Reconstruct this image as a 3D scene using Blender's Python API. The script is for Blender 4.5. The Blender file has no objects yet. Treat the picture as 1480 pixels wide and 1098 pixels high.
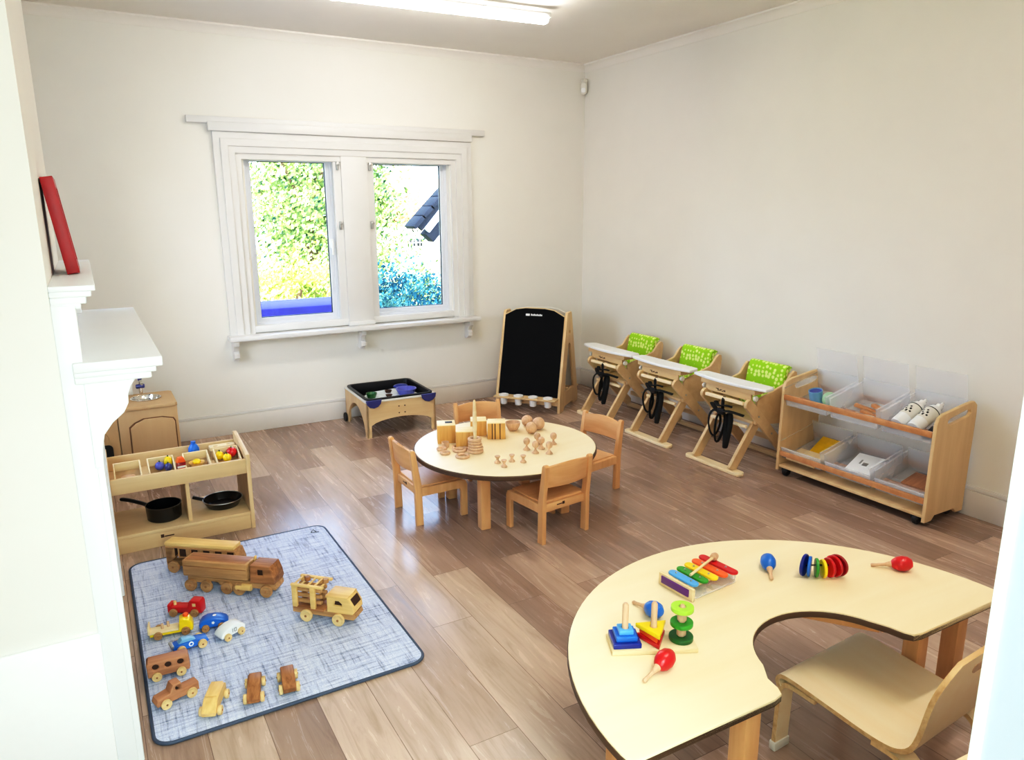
import bpy, bmesh, math, random
from mathutils import Matrix, Vector, Euler
random.seed(7)
PI = math.pi
SC = bpy.context.scene
COL = SC.collection
rad = math.radians

# ------------------------------------------------------------------ materials
def srgb(r, g, b):
    f = lambda c: (c/255/12.92) if c/255 <= .04045 else ((c/255+.055)/1.055)**2.4
    return (f(r), f(g), f(b), 1)

def newmat(name):
    m = bpy.data.materials.new(name); m.use_nodes = True
    nt = m.node_tree; b = nt.nodes['Principled BSDF']
    return m, nt, b

def N(nt, t, **kw):
    n = nt.nodes.new(t)
    for k, v in kw.items():
        if k in n.inputs: n.inputs[k].default_value = v
        else: setattr(n, k, v)
    return n

def coords(nt, scale=(1, 1, 1), rot=(0, 0, 0), space='Object'):
    tc = N(nt, 'ShaderNodeTexCoord'); mp = N(nt, 'ShaderNodeMapping')
    mp.inputs['Scale'].default_value = scale; mp.inputs['Rotation'].default_value = rot
    nt.links.new(tc.outputs[space], mp.inputs['Vector'])
    return mp.outputs['Vector']

def ramp(nt, fac, stops):
    r = N(nt, 'ShaderNodeValToRGB'); e = r.color_ramp.elements
    while len(e) < len(stops): e.new(.5)
    for i, (p, c) in enumerate(stops): e[i].position = p; e[i].color = c
    nt.links.new(fac, r.inputs['Fac']); return r.outputs['Color']

def mix(nt, fac, a, b, mode='MIX'):
    m = N(nt, 'ShaderNodeMix', data_type='RGBA', blend_type=mode)
    for s, v in ((0, fac), (6, a), (7, b)):
        if hasattr(v, 'links') or hasattr(v, 'is_linked'): nt.links.new(v, m.inputs[s])
        else: m.inputs[s].default_value = v
    return m.outputs[2]

def plain(name, c, rough=.5, metal=0, vary=.06, scale=30, coat=0, spec=.5, emit=None):
    """flat paint/plastic/metal with a little procedural mottling"""
    m, nt, b = newmat(name)
    n = N(nt, 'ShaderNodeTexNoise', Scale=scale, Detail=3.0)
    nt.links.new(coords(nt), n.inputs['Vector'])
    d = tuple(x*(1-vary) for x in c[:3])+(1,); l = tuple(min(1, x*(1+vary)) for x in c[:3])+(1,)
    nt.links.new(ramp(nt, n.outputs['Fac'], [(.3, d), (.7, l)]), b.inputs['Base Color'])
    b.inputs['Roughness'].default_value = rough; b.inputs['Metallic'].default_value = metal
    b.inputs['Coat Weight'].default_value = coat; b.inputs['Specular IOR Level'].default_value = spec
    if emit:
        b.inputs['Emission Color'].default_value = emit[0]; b.inputs['Emission Strength'].default_value = emit[1]
    return m

def wood(name, light, dark, axis='X', scale=1.0, rough=.45, contrast=1.0, spec=.4):
    m, nt, b = newmat(name)
    k = {'X': (2, 22, 22), 'Y': (22, 2, 22), 'Z': (22, 22, 2)}[axis]
    v = coords(nt, tuple(q*scale for q in k))
    oi = N(nt, 'ShaderNodeObjectInfo')
    add = N(nt, 'ShaderNodeVectorMath', operation='ADD'); mul = N(nt, 'ShaderNodeVectorMath', operation='SCALE')
    cmb = N(nt, 'ShaderNodeCombineXYZ')
    for i in range(3): nt.links.new(oi.outputs['Random'], cmb.inputs[i])
    nt.links.new(cmb.outputs[0], mul.inputs[0]); mul.inputs['Scale'].default_value = 37
    nt.links.new(v, add.inputs[0]); nt.links.new(mul.outputs[0], add.inputs[1])
    n = N(nt, 'ShaderNodeTexNoise', Scale=1.0, Detail=4.0, Roughness=.6, Distortion=.4)
    nt.links.new(add.outputs[0], n.inputs['Vector'])
    n2 = N(nt, 'ShaderNodeTexNoise', Scale=.25, Detail=2.0); nt.links.new(add.outputs[0], n2.inputs['Vector'])
    c1 = ramp(nt, n.outputs['Fac'], [(.5-.25/contrast, dark), (.5+.18/contrast, light)])
    c = mix(nt, .25, c1, ramp(nt, n2.outputs['Fac'], [(.35, dark), (.65, light)]))
    nt.links.new(c, b.inputs['Base Color'])
    b.inputs['Roughness'].default_value = rough; b.inputs['Specular IOR Level'].default_value = spec
    return m

M = {}
M['wall'] = plain('wall_paint', (.85, .82, .765, 1), .9, vary=.012, scale=3, spec=.2)
M['ceiling'] = plain('ceiling_paint', (.87, .83, .78, 1), .95, vary=.012, scale=3, spec=.2)
M['trim'] = plain('gloss_trim_paint', (.76, .74, .72, 1), .35, vary=.015, scale=6)
M['trimwarm'] = plain('skirting_paint', (.76, .715, .67, 1), .4, vary=.015, scale=6)
M['mantel'] = plain('mantel_paint', (.88, .89, .90, 1), .35, vary=.01, scale=6)
M['upvc'] = plain('window_plastic', (.74, .76, .82, 1), .3, vary=.01)
M['jamb'] = plain('door_lining_paint', (.44, .49, .56, 1), .4, vary=.01)
M['bead_sunpatch'] = plain('bead_and_sun_patch_white', (.95, .95, .95, 1), .4, vary=.01)  # white of the door bead and of the painted sun patch
M['beech'] = wood('beech', srgb(232, 184, 134), srgb(210, 154, 102), 'Z', 1.3, .4)
M['beechx'] = wood('beech_rail', srgb(232, 184, 134), srgb(212, 157, 106), 'X', 1.3, .4)
M['maple'] = wood('maple_laminate', srgb(252, 236, 202), srgb(243, 221, 178), 'X', .35, .38, .8, .35)
M['birch'] = wood('birch_ply', srgb(232, 204, 160), srgb(214, 180, 134), 'X', .8, .45)
M['birchz'] = wood('birch_ply_upright', srgb(230, 200, 156), srgb(212, 178, 132), 'Z', .8, .45)
M['paleply'] = wood('pale_bent_ply', srgb(255, 238, 204), srgb(250, 224, 182), 'Y', .7, .38, .7)
M['plyedge'] = wood('ply_edge', srgb(238, 210, 160), srgb(196, 150, 100), 'X', 2, .5)
M['edge'] = plain('dark_table_edge', srgb(92, 66, 46), .5)
M['orangebar'] = wood('orange_bar', srgb(214, 160, 112), srgb(190, 130, 84), 'X', 1, .4)
M['kitchen'] = wood('kitchen_board', srgb(198, 166, 126), srgb(184, 150, 110), 'Z', .6, .5, .6)
M['kitchendark'] = plain('kitchen_groove', srgb(120, 84, 52), .6)
M['toy'] = wood('toy_hardwood', srgb(206, 162, 112), srgb(158, 114, 72), 'X', 3, .45)
M['toydark'] = wood('toy_walnut', srgb(186, 130, 84), srgb(134, 86, 50), 'X', 3, .45, 1.4)
M['toypink'] = wood('toy_cherry', srgb(196, 142, 104), srgb(166, 112, 78), 'X', 3, .5)
M['toyblond'] = wood('toy_blond', srgb(240, 204, 140), srgb(216, 172, 106), 'X', 3, .45)
M['wheel'] = wood('wheel_maple', srgb(236, 206, 152), srgb(214, 176, 120), 'X', 4, .5)
M['wheeldark'] = wood('wheel_oak', srgb(198, 154, 106), srgb(152, 108, 66), 'X', 4, .5)
M['hole'] = plain('dark_recess', srgb(70, 40, 24), .7)
M['block'] = wood('block_pine', srgb(232, 184, 112), srgb(200, 144, 74), 'Z', 3, .5)
M['blocktop'] = wood('block_face', srgb(252, 232, 186), srgb(240, 208, 150), 'X', 2, .5)
M['looseparts'] = wood('turned_beech', srgb(226, 190, 158), srgb(200, 158, 124), 'Z', 4, .55)
M['crate'] = wood('crate_wood', srgb(244, 224, 184), srgb(226, 198, 150), 'X', 2, .6)
M['black'] = plain('black_plastic', srgb(18, 18, 22), .35)
M['blackboard'] = plain('blackboard', srgb(8, 8, 10), .75, spec=.15)
M['pan'] = plain('black_enamel', srgb(16, 16, 18), .22)
M['strap'] = plain('black_webbing', srgb(16, 16, 18), .8)
M['rubber'] = plain('dark_rubber', srgb(28, 26, 28), .6)
M['white'] = plain('white_plastic', (.88, .88, .88, 1), .35, vary=.01)
M['whitetray'] = plain('white_tray', (.93, .92, .90, 1), .3, vary=.01)
M['cream'] = plain('cream_plastic', (.80, .77, .70, 1), .4, vary=.02)
M['chrome'] = plain('brushed_steel', (.72, .70, .66, 1), .18, metal=1)
M['steel'] = plain('dull_steel', (.5, .5, .5, 1), .4, metal=1)
for k, c in dict(red=(205, 22, 30), dred=(150, 12, 24), blue=(24, 110, 205), dblue=(18, 40, 140), lblue=(90, 170, 235), sky=(130, 180, 215), green=(52, 150, 40),
                 lgreen=(170, 225, 70), dgreen=(18, 96, 30), yellow=(250, 212, 16), orange=(245, 100, 30), purple=(104, 42, 130), navy=(58, 60, 124), violet=(92, 96, 180)).items():
    M[k] = plain('paint_'+k, srgb(*c), .3, vary=.03, coat=.2)
M['redframe'] = plain('red_lacquer', srgb(158, 3, 12), .45)
M['yellowbox'] = plain('yellow_card', srgb(236, 186, 12), .5)
M['foam'] = plain('white_foam', (.8, .84, .85, 1), .8)
M['roof'] = plain('roof_slate', srgb(8, 20, 34), .85, vary=.25, scale=8)
M['render'] = plain('house_render', (.85, .84, .82, 1), .9)
M['brick'] = plain('pale_brick', srgb(225, 200, 185), .9, vary=.15)
M['parapet'] = plain('violet_felt', srgb(52, 46, 140), .8, vary=.2, scale=12)
M['bark'] = plain('bark', srgb(98, 78, 62), .9, vary=.2)
M['grassland'] = plain('lawn', srgb(150, 165, 105), .95, vary=.2, scale=2)

def trans(name, tint, rough=.25, mixf=.6):
    m, nt, b = newmat(name)
    n = N(nt, 'ShaderNodeTexNoise', Scale=8.0); nt.links.new(coords(nt), n.inputs['Vector'])
    nt.links.new(ramp(nt, n.outputs['Fac'], [(.3, tuple(x*.97 for x in tint[:3])+(1,)), (.7, tint)]), b.inputs['Base Color'])
    b.inputs['Roughness'].default_value = rough
    t = N(nt, 'ShaderNodeBsdfTransparent'); t.inputs['Color'].default_value = (1, 1, 1, 1)
    ms = N(nt, 'ShaderNodeMixShader'); ms.inputs[0].default_value = mixf
    nt.links.new(b.outputs[0], ms.inputs[1]); nt.links.new(t.outputs[0], ms.inputs[2])
    nt.links.new(ms.outputs[0], nt.nodes['Material Output'].inputs['Surface'])
    return m
M['bin'] = trans('frosted_bin_plastic', (.93, .95, 1, 1), .2, .72)
M['greenbin'] = trans('green_film', (.55, .85, .55, 1), .3, .4)
M['sheet'] = trans('frosted_lid_plastic', (.92, .94, 1, 1), .3, .78)
M['glasstoy'] = trans('clear_acrylic', (.9, .9, .92, 1), .1, .7)

def glass():
    m, nt, b = newmat('window_glass')
    g = N(nt, 'ShaderNodeBsdfGlossy', Roughness=.02); t = N(nt, 'ShaderNodeBsdfTransparent')
    n = N(nt, 'ShaderNodeTexNoise', Scale=2.0); nt.links.new(coords(nt), n.inputs['Vector'])
    nt.links.new(ramp(nt, n.outputs['Fac'], [(.3, (.96, .98, 1, 1)), (.7, (1, 1, 1, 1))]), t.inputs['Color'])
    f = N(nt, 'ShaderNodeFresnel', IOR=1.3); ms = N(nt, 'ShaderNodeMixShader')
    nt.links.new(f.outputs[0], ms.inputs[0]); nt.links.new(t.outputs[0], ms.inputs[1]); nt.links.new(g.outputs[0], ms.inputs[2])
    nt.links.new(ms.outputs[0], nt.nodes['Material Output'].inputs['Surface'])
    return m
M['glass'] = glass()

def floor_mat():
    m, nt, b = newmat('vinyl_oak_planks')
    v = coords(nt, (1, 1, 1), (0, 0, PI/2))
    br = N(nt, 'ShaderNodeTexBrick', offset=.37, offset_frequency=2, squash=1.0)
    br.inputs['Scale'].default_value = 1; br.inputs['Brick Width'].default_value = 1.05; br.inputs['Row Height'].default_value = .172
    br.inputs['Mortar Size'].default_value = .0012; br.inputs['Bias'].default_value = 0
    br.inputs['Color1'].default_value = (0, 0, 0, 1); br.inputs['Color2'].default_value = (1, 1, 1, 1); br.inputs['Mortar'].default_value = (.35, .35, .35, 1)
    nt.links.new(v, br.inputs['Vector'])
    base = ramp(nt, br.outputs['Color'], [(0, srgb(158, 132, 116)), (.5, srgb(182, 155, 137)), (1, srgb(206, 180, 160))])
    # grain runs along the planks, shifted per plank
    sc = N(nt, 'ShaderNodeVectorMath', operation='SCALE'); sc.inputs['Scale'].default_value = 13
    nt.links.new(br.outputs['Color'], sc.inputs[0])
    ad = N(nt, 'ShaderNodeVectorMath', operation='ADD')
    nt.links.new(coords(nt, (26, 2.2, 1)), ad.inputs[0]); nt.links.new(sc.outputs[0], ad.inputs[1])
    n = N(nt, 'ShaderNodeTexNoise', Scale=1.0, Detail=6.0, Roughness=.65, Distortion=1.2); nt.links.new(ad.outputs[0], n.inputs['Vector'])
    g = ramp(nt, n.outputs['Fac'], [(.28, (.72, .70, .68, 1)), (.5, (.96, .96, .96, 1)), (.74, (1.04, 1.04, 1.04, 1))])
    c = mix(nt, 1.0, base, g, 'MULTIPLY')
    ad2 = N(nt, 'ShaderNodeVectorMath', operation='ADD')
    nt.links.new(coords(nt, (5, .9, 1)), ad2.inputs[0]); nt.links.new(sc.outputs[0], ad2.inputs[1])
    n2 = N(nt, 'ShaderNodeTexNoise', Scale=1.0, Detail=3.0, Distortion=.6); nt.links.new(ad2.outputs[0], n2.inputs['Vector'])
    c = mix(nt, .8, c, ramp(nt, n2.outputs['Fac'], [(.3, (.80, .78, .77, 1)), (.7, (1.12, 1.12, 1.12, 1))]), 'MULTIPLY')
    c = mix(nt, br.outputs['Fac'], c, srgb(120, 96, 82))
    nt.links.new(c, b.inputs['Base Color'])
    nt.links.new(ramp(nt, n.outputs['Fac'], [(.3, (.2,)*3+(1,)), (.7, (.3,)*3+(1,))]), b.inputs['Roughness'])
    b.inputs['Specular IOR Level'].default_value = .6
    bp = N(nt, 'ShaderNodeBump', Strength=.03, Distance=.002); nt.links.new(n.outputs['Fac'], bp.inputs['Height']); nt.links.new(bp.outputs[0], b.inputs['Normal'])
    return m
M['floor'] = floor_mat()

def mat_mat():
    m, nt, b = newmat('woven_blue_grey')
    def streak(sc, seed):
        n = N(nt, 'ShaderNodeTexNoise', Scale=1.0, Detail=3.0, Roughness=.7)
        v = coords(nt, sc); a = N(nt, 'ShaderNodeVectorMath', operation='ADD'); a.inputs[1].default_value = (seed, seed, seed)
        nt.links.new(v, a.inputs[0]); nt.links.new(a.outputs[0], n.inputs['Vector']); return n.outputs['Fac']
    a = ramp(nt, streak((70, 5, 1), 3), [(.35, srgb(84, 92, 132)), (.45, srgb(194, 202, 230)), (.6, srgb(222, 227, 243))])
    c = ramp(nt, streak((7, 90, 1), 11), [(.35, srgb(112, 120, 156)), (.47, srgb(204, 211, 234)), (.62, srgb(232, 236, 248))])
    col = mix(nt, .5, a, c)
    sp = ramp(nt, streak((220, 220, 1), 5), [(.38, (.55, .57, .66, 1)), (.52, (1, 1, 1, 1))])
    col = mix(nt, .6, col, sp, 'MULTIPLY')
    nt.links.new(col, b.inputs['Base Color']); b.inputs['Roughness'].default_value = .8
    return m
M['mat'] = mat_mat()
M['piping'] = plain('mat_piping', srgb(74, 84, 104), .7)
M['matback'] = plain('mat_backing', srgb(170, 172, 178), .7)

def dots_mat():
    m, nt, b = newmat('green_dotted_fabric')
    vo = N(nt, 'ShaderNodeTexVoronoi', Scale=34.0, Randomness=.5); nt.links.new(coords(nt), vo.inputs['Vector'])
    nt.links.new(ramp(nt, vo.outputs['Distance'], [(.36, srgb(228, 246, 150)), (.46, srgb(160, 214, 24))]), b.inputs['Base Color'])
    b.inputs['Roughness'].default_value = .85
    return m
M['cushion'] = dots_mat()

def leaf_mat(name, c1, c2, c3, scale=1.2):
    m, nt, b = newmat(name)
    n = N(nt, 'ShaderNodeTexNoise', Scale=scale, Detail=4.0); nt.links.new(coords(nt), n.inputs['Vector'])
    nt.links.new(ramp(nt, n.outputs['Fac'], [(.35, c1), (.5, c2), (.65, c3)]), b.inputs['Base Color'])
    b.inputs['Roughness'].default_value = .7; b.inputs['Specular IOR Level'].default_value = .2
    return m
M['leafyellow'] = leaf_mat('sunny_leaves', srgb(110, 140, 60), srgb(206, 214, 110), srgb(236, 236, 160), 3)
M['leafgreen'] = leaf_mat('mixed_leaves', srgb(16, 58, 50), srgb(128, 156, 84), srgb(226, 228, 150), 3.5)
M['leafteal'] = leaf_mat('teal_hedge_leaves', srgb(6, 52, 70), srgb(24, 88, 104), srgb(110, 160, 146), 4)
M['leafautumn'] = leaf_mat('autumn_leaves', srgb(205, 185, 120), srgb(228, 205, 150), srgb(235, 190, 180))

# ------------------------------------------------------------------ mesh helpers
XZ = Matrix(((1, 0, 0, 0), (0, 0, -1, 0), (0, 1, 0, 0), (0, 0, 0, 1)))      # (a,b,c)->(a,-c,b)
YZ = Matrix(((0, 0, 1, 0), (1, 0, 0, 0), (0, 1, 0, 0), (0, 0, 0, 1)))       # (a,b,c)->(c,a,b)
I4 = Matrix.Identity(4)
T = lambda x, y, z: Matrix.Translation((x, y, z))
def R3(x=0, y=0, z=0): return Euler((x, y, z)).to_matrix().to_4x4()

def rrect(w, h, r, n=6, cx=0, cy=0):
    r = min(r, w/2-1e-4, h/2-1e-4); pts = []
    for i, (sx, sy) in enumerate(((1, -1), (1, 1), (-1, 1), (-1, -1))):
        for k in range(n+1):
            a = -PI/2+i*PI/2+k*PI/2/n
            pts.append((cx+sx*(w/2-r)+r*math.cos(a), cy+sy*(h/2-r)+r*math.sin(a)))
    return pts
def circ(r, n=24, cx=0, cy=0): return [(cx+r*math.cos(2*PI*i/n), cy+r*math.sin(2*PI*i/n)) for i in range(n)]

class MB:
    def __init__(s): s.bm = bmesh.new(); s.mi = 0
    def _setmi(s, fs):
        for f in fs: f.material_index = s.mi
    def box(s, lo, hi, bev=.003, mtx=I4):
        r = bmesh.ops.create_cube(s.bm, size=1)['verts']
        c = [(a+b)/2 for a, b in zip(lo, hi)]; d = [b-a for a, b in zip(lo, hi)]
        bmesh.ops.transform(s.bm, matrix=mtx @ T(*c) @ Matrix.Diagonal((*d, 1)), verts=r)
        es = list({e for v in r for e in v.link_edges}); fs = set(f for v in r for f in v.link_faces); s._setmi(fs)
        if bev: bmesh.ops.bevel(s.bm, geom=es, offset=min(bev, min(map(abs, d))*.45), segments=2, affect='EDGES', profile=.5)
        return s
    def plate(s, polys, th, mtx=I4, bev=.002, res=1):
        cu = bpy.data.curves.new('tmp', 'CURVE'); cu.dimensions = '2D'; cu.fill_mode = 'BOTH'
        cu.extrude = max(th/2-bev, 1e-4); cu.bevel_depth = bev; cu.bevel_resolution = res; cu.offset = -bev
        for p in polys:
            sp = cu.splines.new('POLY'); sp.points.add(len(p)-1); sp.use_cyclic_u = True
            for q, (x, y) in zip(sp.points, p): q.co = (x, y, 0, 1)
        o = bpy.data.objects.new('tmp', cu); COL.objects.link(o)
        me = bpy.data.meshes.new_from_object(o.evaluated_get(bpy.context.evaluated_depsgraph_get()))
        bpy.data.objects.remove(o); bpy.data.curves.remove(cu)
        n0 = len(s.bm.verts); f0 = len(s.bm.faces)
        me.transform(mtx); s.bm.from_mesh(me); bpy.data.meshes.remove(me)
        s.bm.faces.ensure_lookup_table(); s._setmi(s.bm.faces[f0:])
        return s
    def lathe(s, prof, seg=28, mtx=I4, close=True):
        rings = []
        for r, z in prof:
            if r < 1e-6: rings.append([s.bm.verts.new(mtx @ Vector((0, 0, z)))])
            else: rings.append([s.bm.verts.new(mtx @ Vector((r*math.cos(2*PI*i/seg), r*math.sin(2*PI*i/seg), z))) for i in range(seg)])
        fs = []
        for a, b in zip(rings, rings[1:]):
            for i in range(seg):
                j = (i+1) % seg
                if len(a) == 1 and len(b) == 1: continue
                if len(a) == 1: fs.append(s.bm.faces.new((a[0], b[j], b[i])))
                elif len(b) == 1: fs.append(s.bm.faces.new((a[i], a[j], b[0])))
                else: fs.append(s.bm.faces.new((a[i], a[j], b[j], b[i])))
        s._setmi(fs); return s
    def cyl(s, r, h, mtx=I4, seg=24, bev=.0015):
        bev = min(bev, r*.4, h*.4)
        return s.lathe([(0, 0), (r-bev, 0), (r, bev), (r, h-bev), (r-bev, h), (0, h)], seg, mtx)
    def ball(s, r, mtx=I4, seg=20):
        n = seg//2
        return s.lathe([(r*math.sin(PI*i/n), -r*math.cos(PI*i/n)) for i in range(n+1)], seg, mtx)
    def torus(s, R, r, mtx=I4, seg=28, ns=10):
        pr = [(R+r*math.cos(2*PI*i/ns), r*math.sin(2*PI*i/ns)) for i in range(ns+1)]
        return s.lathe(pr, seg, mtx)
    def tube(s, pts, r, ns=8, closed=False, flat=1.0, mtx=I4):
        P = [Vector(p) for p in pts]; n = len(P); rings = []; up = Vector((0, 0, 1))
        prev = None
        for i in range(n):
            d = (P[(i+1) % n]-P[i-1]) if closed else (P[min(i+1, n-1)]-P[max(i-1, 0)])
            d.normalize()
            if prev is None:
                a = d.cross(up if abs(d.z) < .9 else Vector((1, 0, 0))).normalized()
            else:
                a = (prev-d*prev.dot(d)).normalized()
            prev = a; b = d.cross(a)
            rr = r[i] if isinstance(r, (list, tuple)) else r
            rings.append([s.bm.verts.new(mtx @ (P[i]+a*rr*math.cos(2*PI*k/ns)+b*rr*flat*math.sin(2*PI*k/ns))) for k in range(ns)])
        fs = []
        for i in range(n if closed else n-1):
            A, B = rings[i], rings[(i+1) % n]
            for k in range(ns): fs.append(s.bm.faces.new((A[k], A[(k+1) % ns], B[(k+1) % ns], B[k])))
        if not closed:
            fs.append(s.bm.faces.new(list(reversed(rings[0])))); fs.append(s.bm.faces.new(rings[-1]))
        s._setmi(fs); return s
    def strip(s, prof, th, w, mtx=I4):
        """bent sheet: profile in (y,z) thickened by th, extruded along x by w, rounded ends kept simple"""
        n = len(prof); L = []; Rr = []
        for i, (y, z) in enumerate(prof):
            a = prof[max(i-1, 0)]; b = prof[min(i+1, n-1)]
            dy, dz = b[0]-a[0], b[1]-a[1]; l = math.hypot(dy, dz)
            ny, nz = -dz/l, dy/l
            L.append((y+ny*th/2, z+nz*th/2)); Rr.append((y-ny*th/2, z-nz*th/2))
        return s.plate([L+Rr[::-1]], w, mtx @ YZ, .0015)

def finish(mb, name, mats, parent=None, loc=None, rot=None, ang=35, mtx=None):
    me = bpy.data.meshes.new(name)
    bmesh.ops.recalc_face_normals(mb.bm, faces=mb.bm.faces[:])
    mb.bm.to_mesh(me); mb.bm.free()
    for p in me.polygons: p.use_smooth = True
    try: me.set_sharp_from_angle(angle=rad(ang))
    except Exception: pass
    for m in (mats if isinstance(mats, (list, tuple)) else [mats]):
        me.materials.append(M[m] if isinstance(m, str) else m)
    o = bpy.data.objects.new(name, me); COL.objects.link(o)
    if parent: o.parent = parent
    if loc: o.location = loc
    if rot: o.rotation_euler = rot
    if mtx: o.matrix_local = mtx
    return o
def tag(o, label, cat, group=None, kind=None):
    o['label'] = label; o['category'] = cat
    if group: o['group'] = group
    if kind: o['kind'] = kind
    return o
def thing(name, label, cat, loc=(0, 0, 0), rz=0, group=None, rot=None):
    o = bpy.data.objects.new(name, None); COL.objects.link(o); o.empty_display_size = .05
    o.location = loc; o.rotation_euler = rot or (0, 0, rz)
    return tag(o, label, cat, group)
def single(mb, name, mats, label, cat, loc=(0, 0, 0), rz=0, group=None, rot=None):
    return tag(finish(mb, name, mats, None, loc, rot or (0, 0, rz)), label, cat, group)
def struct(mb, name, mats, parent=None, label=None):
    o = finish(mb, name, mats, parent)
    if not parent: o['kind'] = 'structure'
    if label: o['label'] = label
    return o
def dup(root, loc, rz, label, group=None, rot=None):
    r = root.copy(); COL.objects.link(r); r.location = loc; r.rotation_euler = rot or (0, 0, rz)
    r['label'] = label
    if group: r['group'] = group
    for ch in list(root.children):
        c = ch.copy(); COL.objects.link(c); c.parent = r
        for g in list(ch.children):
            d = g.copy(); COL.objects.link(d); d.parent = c
    return r

# ------------------------------------------------------------------ room shell
H = 2.82
FRONT = -5.21
b = MB(); b.box((-4.75, -7.3, -.12), (.12, .14, 0), 0); struct(b, 'floor', 'floor')
b = MB(); b.box((-4.75, -7.3, H), (.12, .14, H+.15), 0); struct(b, 'ceiling', 'ceiling')
# back wall with two window openings (plate in XZ)
WL, WR = (-2.905, -2.265, .785, 2.005), (-1.975, -1.325, .785, 2.005)
b = MB()
rc = lambda x0, x1, z0, z1: [(x0, z0), (x1, z0), (x1, z1), (x0, z1)]
b.plate([rc(-4.75, .12, 0, H), rc(*WL), rc(*WR)], .14, T(0, .07, 0) @ XZ, .0005); struct(b, 'wall_back', 'wall')
b = MB(); b.box((0, FRONT-.12, 0), (.12, 0, H), 0); struct(b, 'wall_right', 'wall')
b = MB(); b.plate([rc(-7.3, 0, 0, H), rc(-2.1, -1.0, .75, 2.2)], .13, T(-4.685, 0, 0) @ YZ, .0005); struct(b, 'wall_left', 'wall')
b = MB(); b.plate([rc(-2.1, -1.0, .75, 2.2), rc(-2.04, -1.06, .81, 2.14)], .07, T(-4.69, 0, 0) @ YZ, .003); w3 = struct(b, 'added_window', 'upvc')  # unseen window added for cool light on the right wall
b = MB(); b.box((-4.693, -2.05, .80), (-4.687, -1.05, 2.15), 0); struct(b, 'pane', 'glass', w3)  # pane of the added unseen window
b = MB(); b.box((-3.13, FRONT-.12, 0), (0, FRONT, H), 0); b.box((-4.62, FRONT-.12, 2.12), (-3.13, FRONT, H), 0); b.box((-4.62, FRONT-.12, 0), (-4.16, FRONT, 2.12), 0)
struct(b, 'wall_front', 'wall')
b = MB(); b.box((-3.13, -7.3, 0), (-3.0, FRONT-.12, H), 0); struct(b, 'wall_hall', 'wall')
b = MB(); b.box((-4.75, -7.42, 0), (-3.0, -7.3, H), 0); struct(b, 'wall_hall_end', 'wall')
# door lining seen at the right edge
b = MB(); b.box((-3.15, FRONT-.12, 0), (-3.13, FRONT-.004, 2.12), 0); d1 = struct(b, 'door_1', 'jamb')
b = MB(); b.box((-3.154, FRONT-.005, 0), (-3.05, FRONT+.007, 2.12), .003); struct(b, 'door_architrave', 'bead_sunpatch', d1)
# chimney breast, projecting from the left wall
CX, CY0, CY1 = -4.035, -3.37, -2.17
b = MB(); b.box((-4.62, CY0, 0), (CX, CY1, H), 0); struct(b, 'wall_chimney', 'wall')
b = MB(); b.box((-4.62, CY0-.014, 0), (CX+.004, CY0, .45), .004); struct(b, 'sun_patch_panel', 'bead_sunpatch')  # white panel painted in for the sun patch low on the chimney side
# picture-rail-like cove
def cove(name, p0, p1, inward):
    b = MB()
    pr = [(0, 0), (.05, 0), (.052, -.012), (.03, -.02), (.012, -.045), (.006, -.06), (0, -.06)]
    d = Vector(p1)-Vector(p0); L = d.length; d.normalize(); n = Vector(inward); u = Vector((0, 0, 1))
    vs = [[b.bm.verts.new(Vector(p)+n*a+u*z) for a, z in pr] for p in (p0, p1)]
    for i in range(len(pr)):
        j = (i+1) % len(pr); b.bm.faces.new((vs[0][i], vs[0][j], vs[1][j], vs[1][i]))
    b.bm.faces.new(vs[0]); b.bm.faces.new(vs[1][::-1])
    struct(b, name, 'ceiling')
cove('trim_2', (-4.62, 0, H), (0, 0, H), (0, -1, 0)); cove('trim_3', (0, 0, H), (0, FRONT, H), (-1, 0, 0))
def skirting(name, lo, hi, axis):
    b = MB(); b.box(lo, hi, .002)
    l2 = list(lo); h2 = list(hi); l2[2] = hi[2]; h2[2] = hi[2]+.025
    if axis == 'x': l2[1] = lo[1]+.006
    else: l2[0] = lo[0]+.006
    b.mi = 1; b.box(l2, h2, .005); struct(b, name, ['trimwarm', 'trim'])
skirting('baseboard_back', (-4.62, -.02, 0), (0, 0, .14), 'x')
skirting('baseboard_right', (-.02, FRONT, 0), (0, -.02, .14), 'y')

# ------------------------------------------------------------------ windows
# casing: stepped architrave around both lights, mullion, head board, sill with brackets
b = MB()
def stepped(lo, hi, d): b.box((lo[0], -d, lo[1]), (hi[0], 0, hi[1]), .004)
for i, (g, d) in enumerate(((0, .03), (.045, .045), (.09, .035), (.13, .02))):
    x0, x1, e, zt = -3.10+g, -1.135-g, .05, 2.14-g
    b.plate([[(x0, .72), (x0+e, .72), (x0+e, zt-e), (x1-e, zt-e), (x1-e, .72), (x1, .72), (x1, zt), (x0, zt)]], d+.01, T(0, -d/2+.005, 0) @ XZ, .004)
stepped((-2.275, .74), (-1.965, 2.02), .012); stepped((-2.22, .74), (-2.02, 2.06), .03)
stepped((-2.96, .74), (-1.27, .79), .018)
b.box((-2.225, -.05, .735), (-2.015, 0, .77), .006)
struct(b, 'trim_4', 'trim')
b = MB()
b.box((-3.255, -.035, 2.19), (-1.01, 0, 2.235), .004); b.box((-3.125, -.05, 2.14), (-1.135, 0, 2.2), .004); struct(b, 'trim_5', 'trim')
b = MB(); b.box((-3.12, -.13, .70), (-1.115, 0, .735), .008); sill = struct(b, 'trim_6', 'trim')
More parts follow.
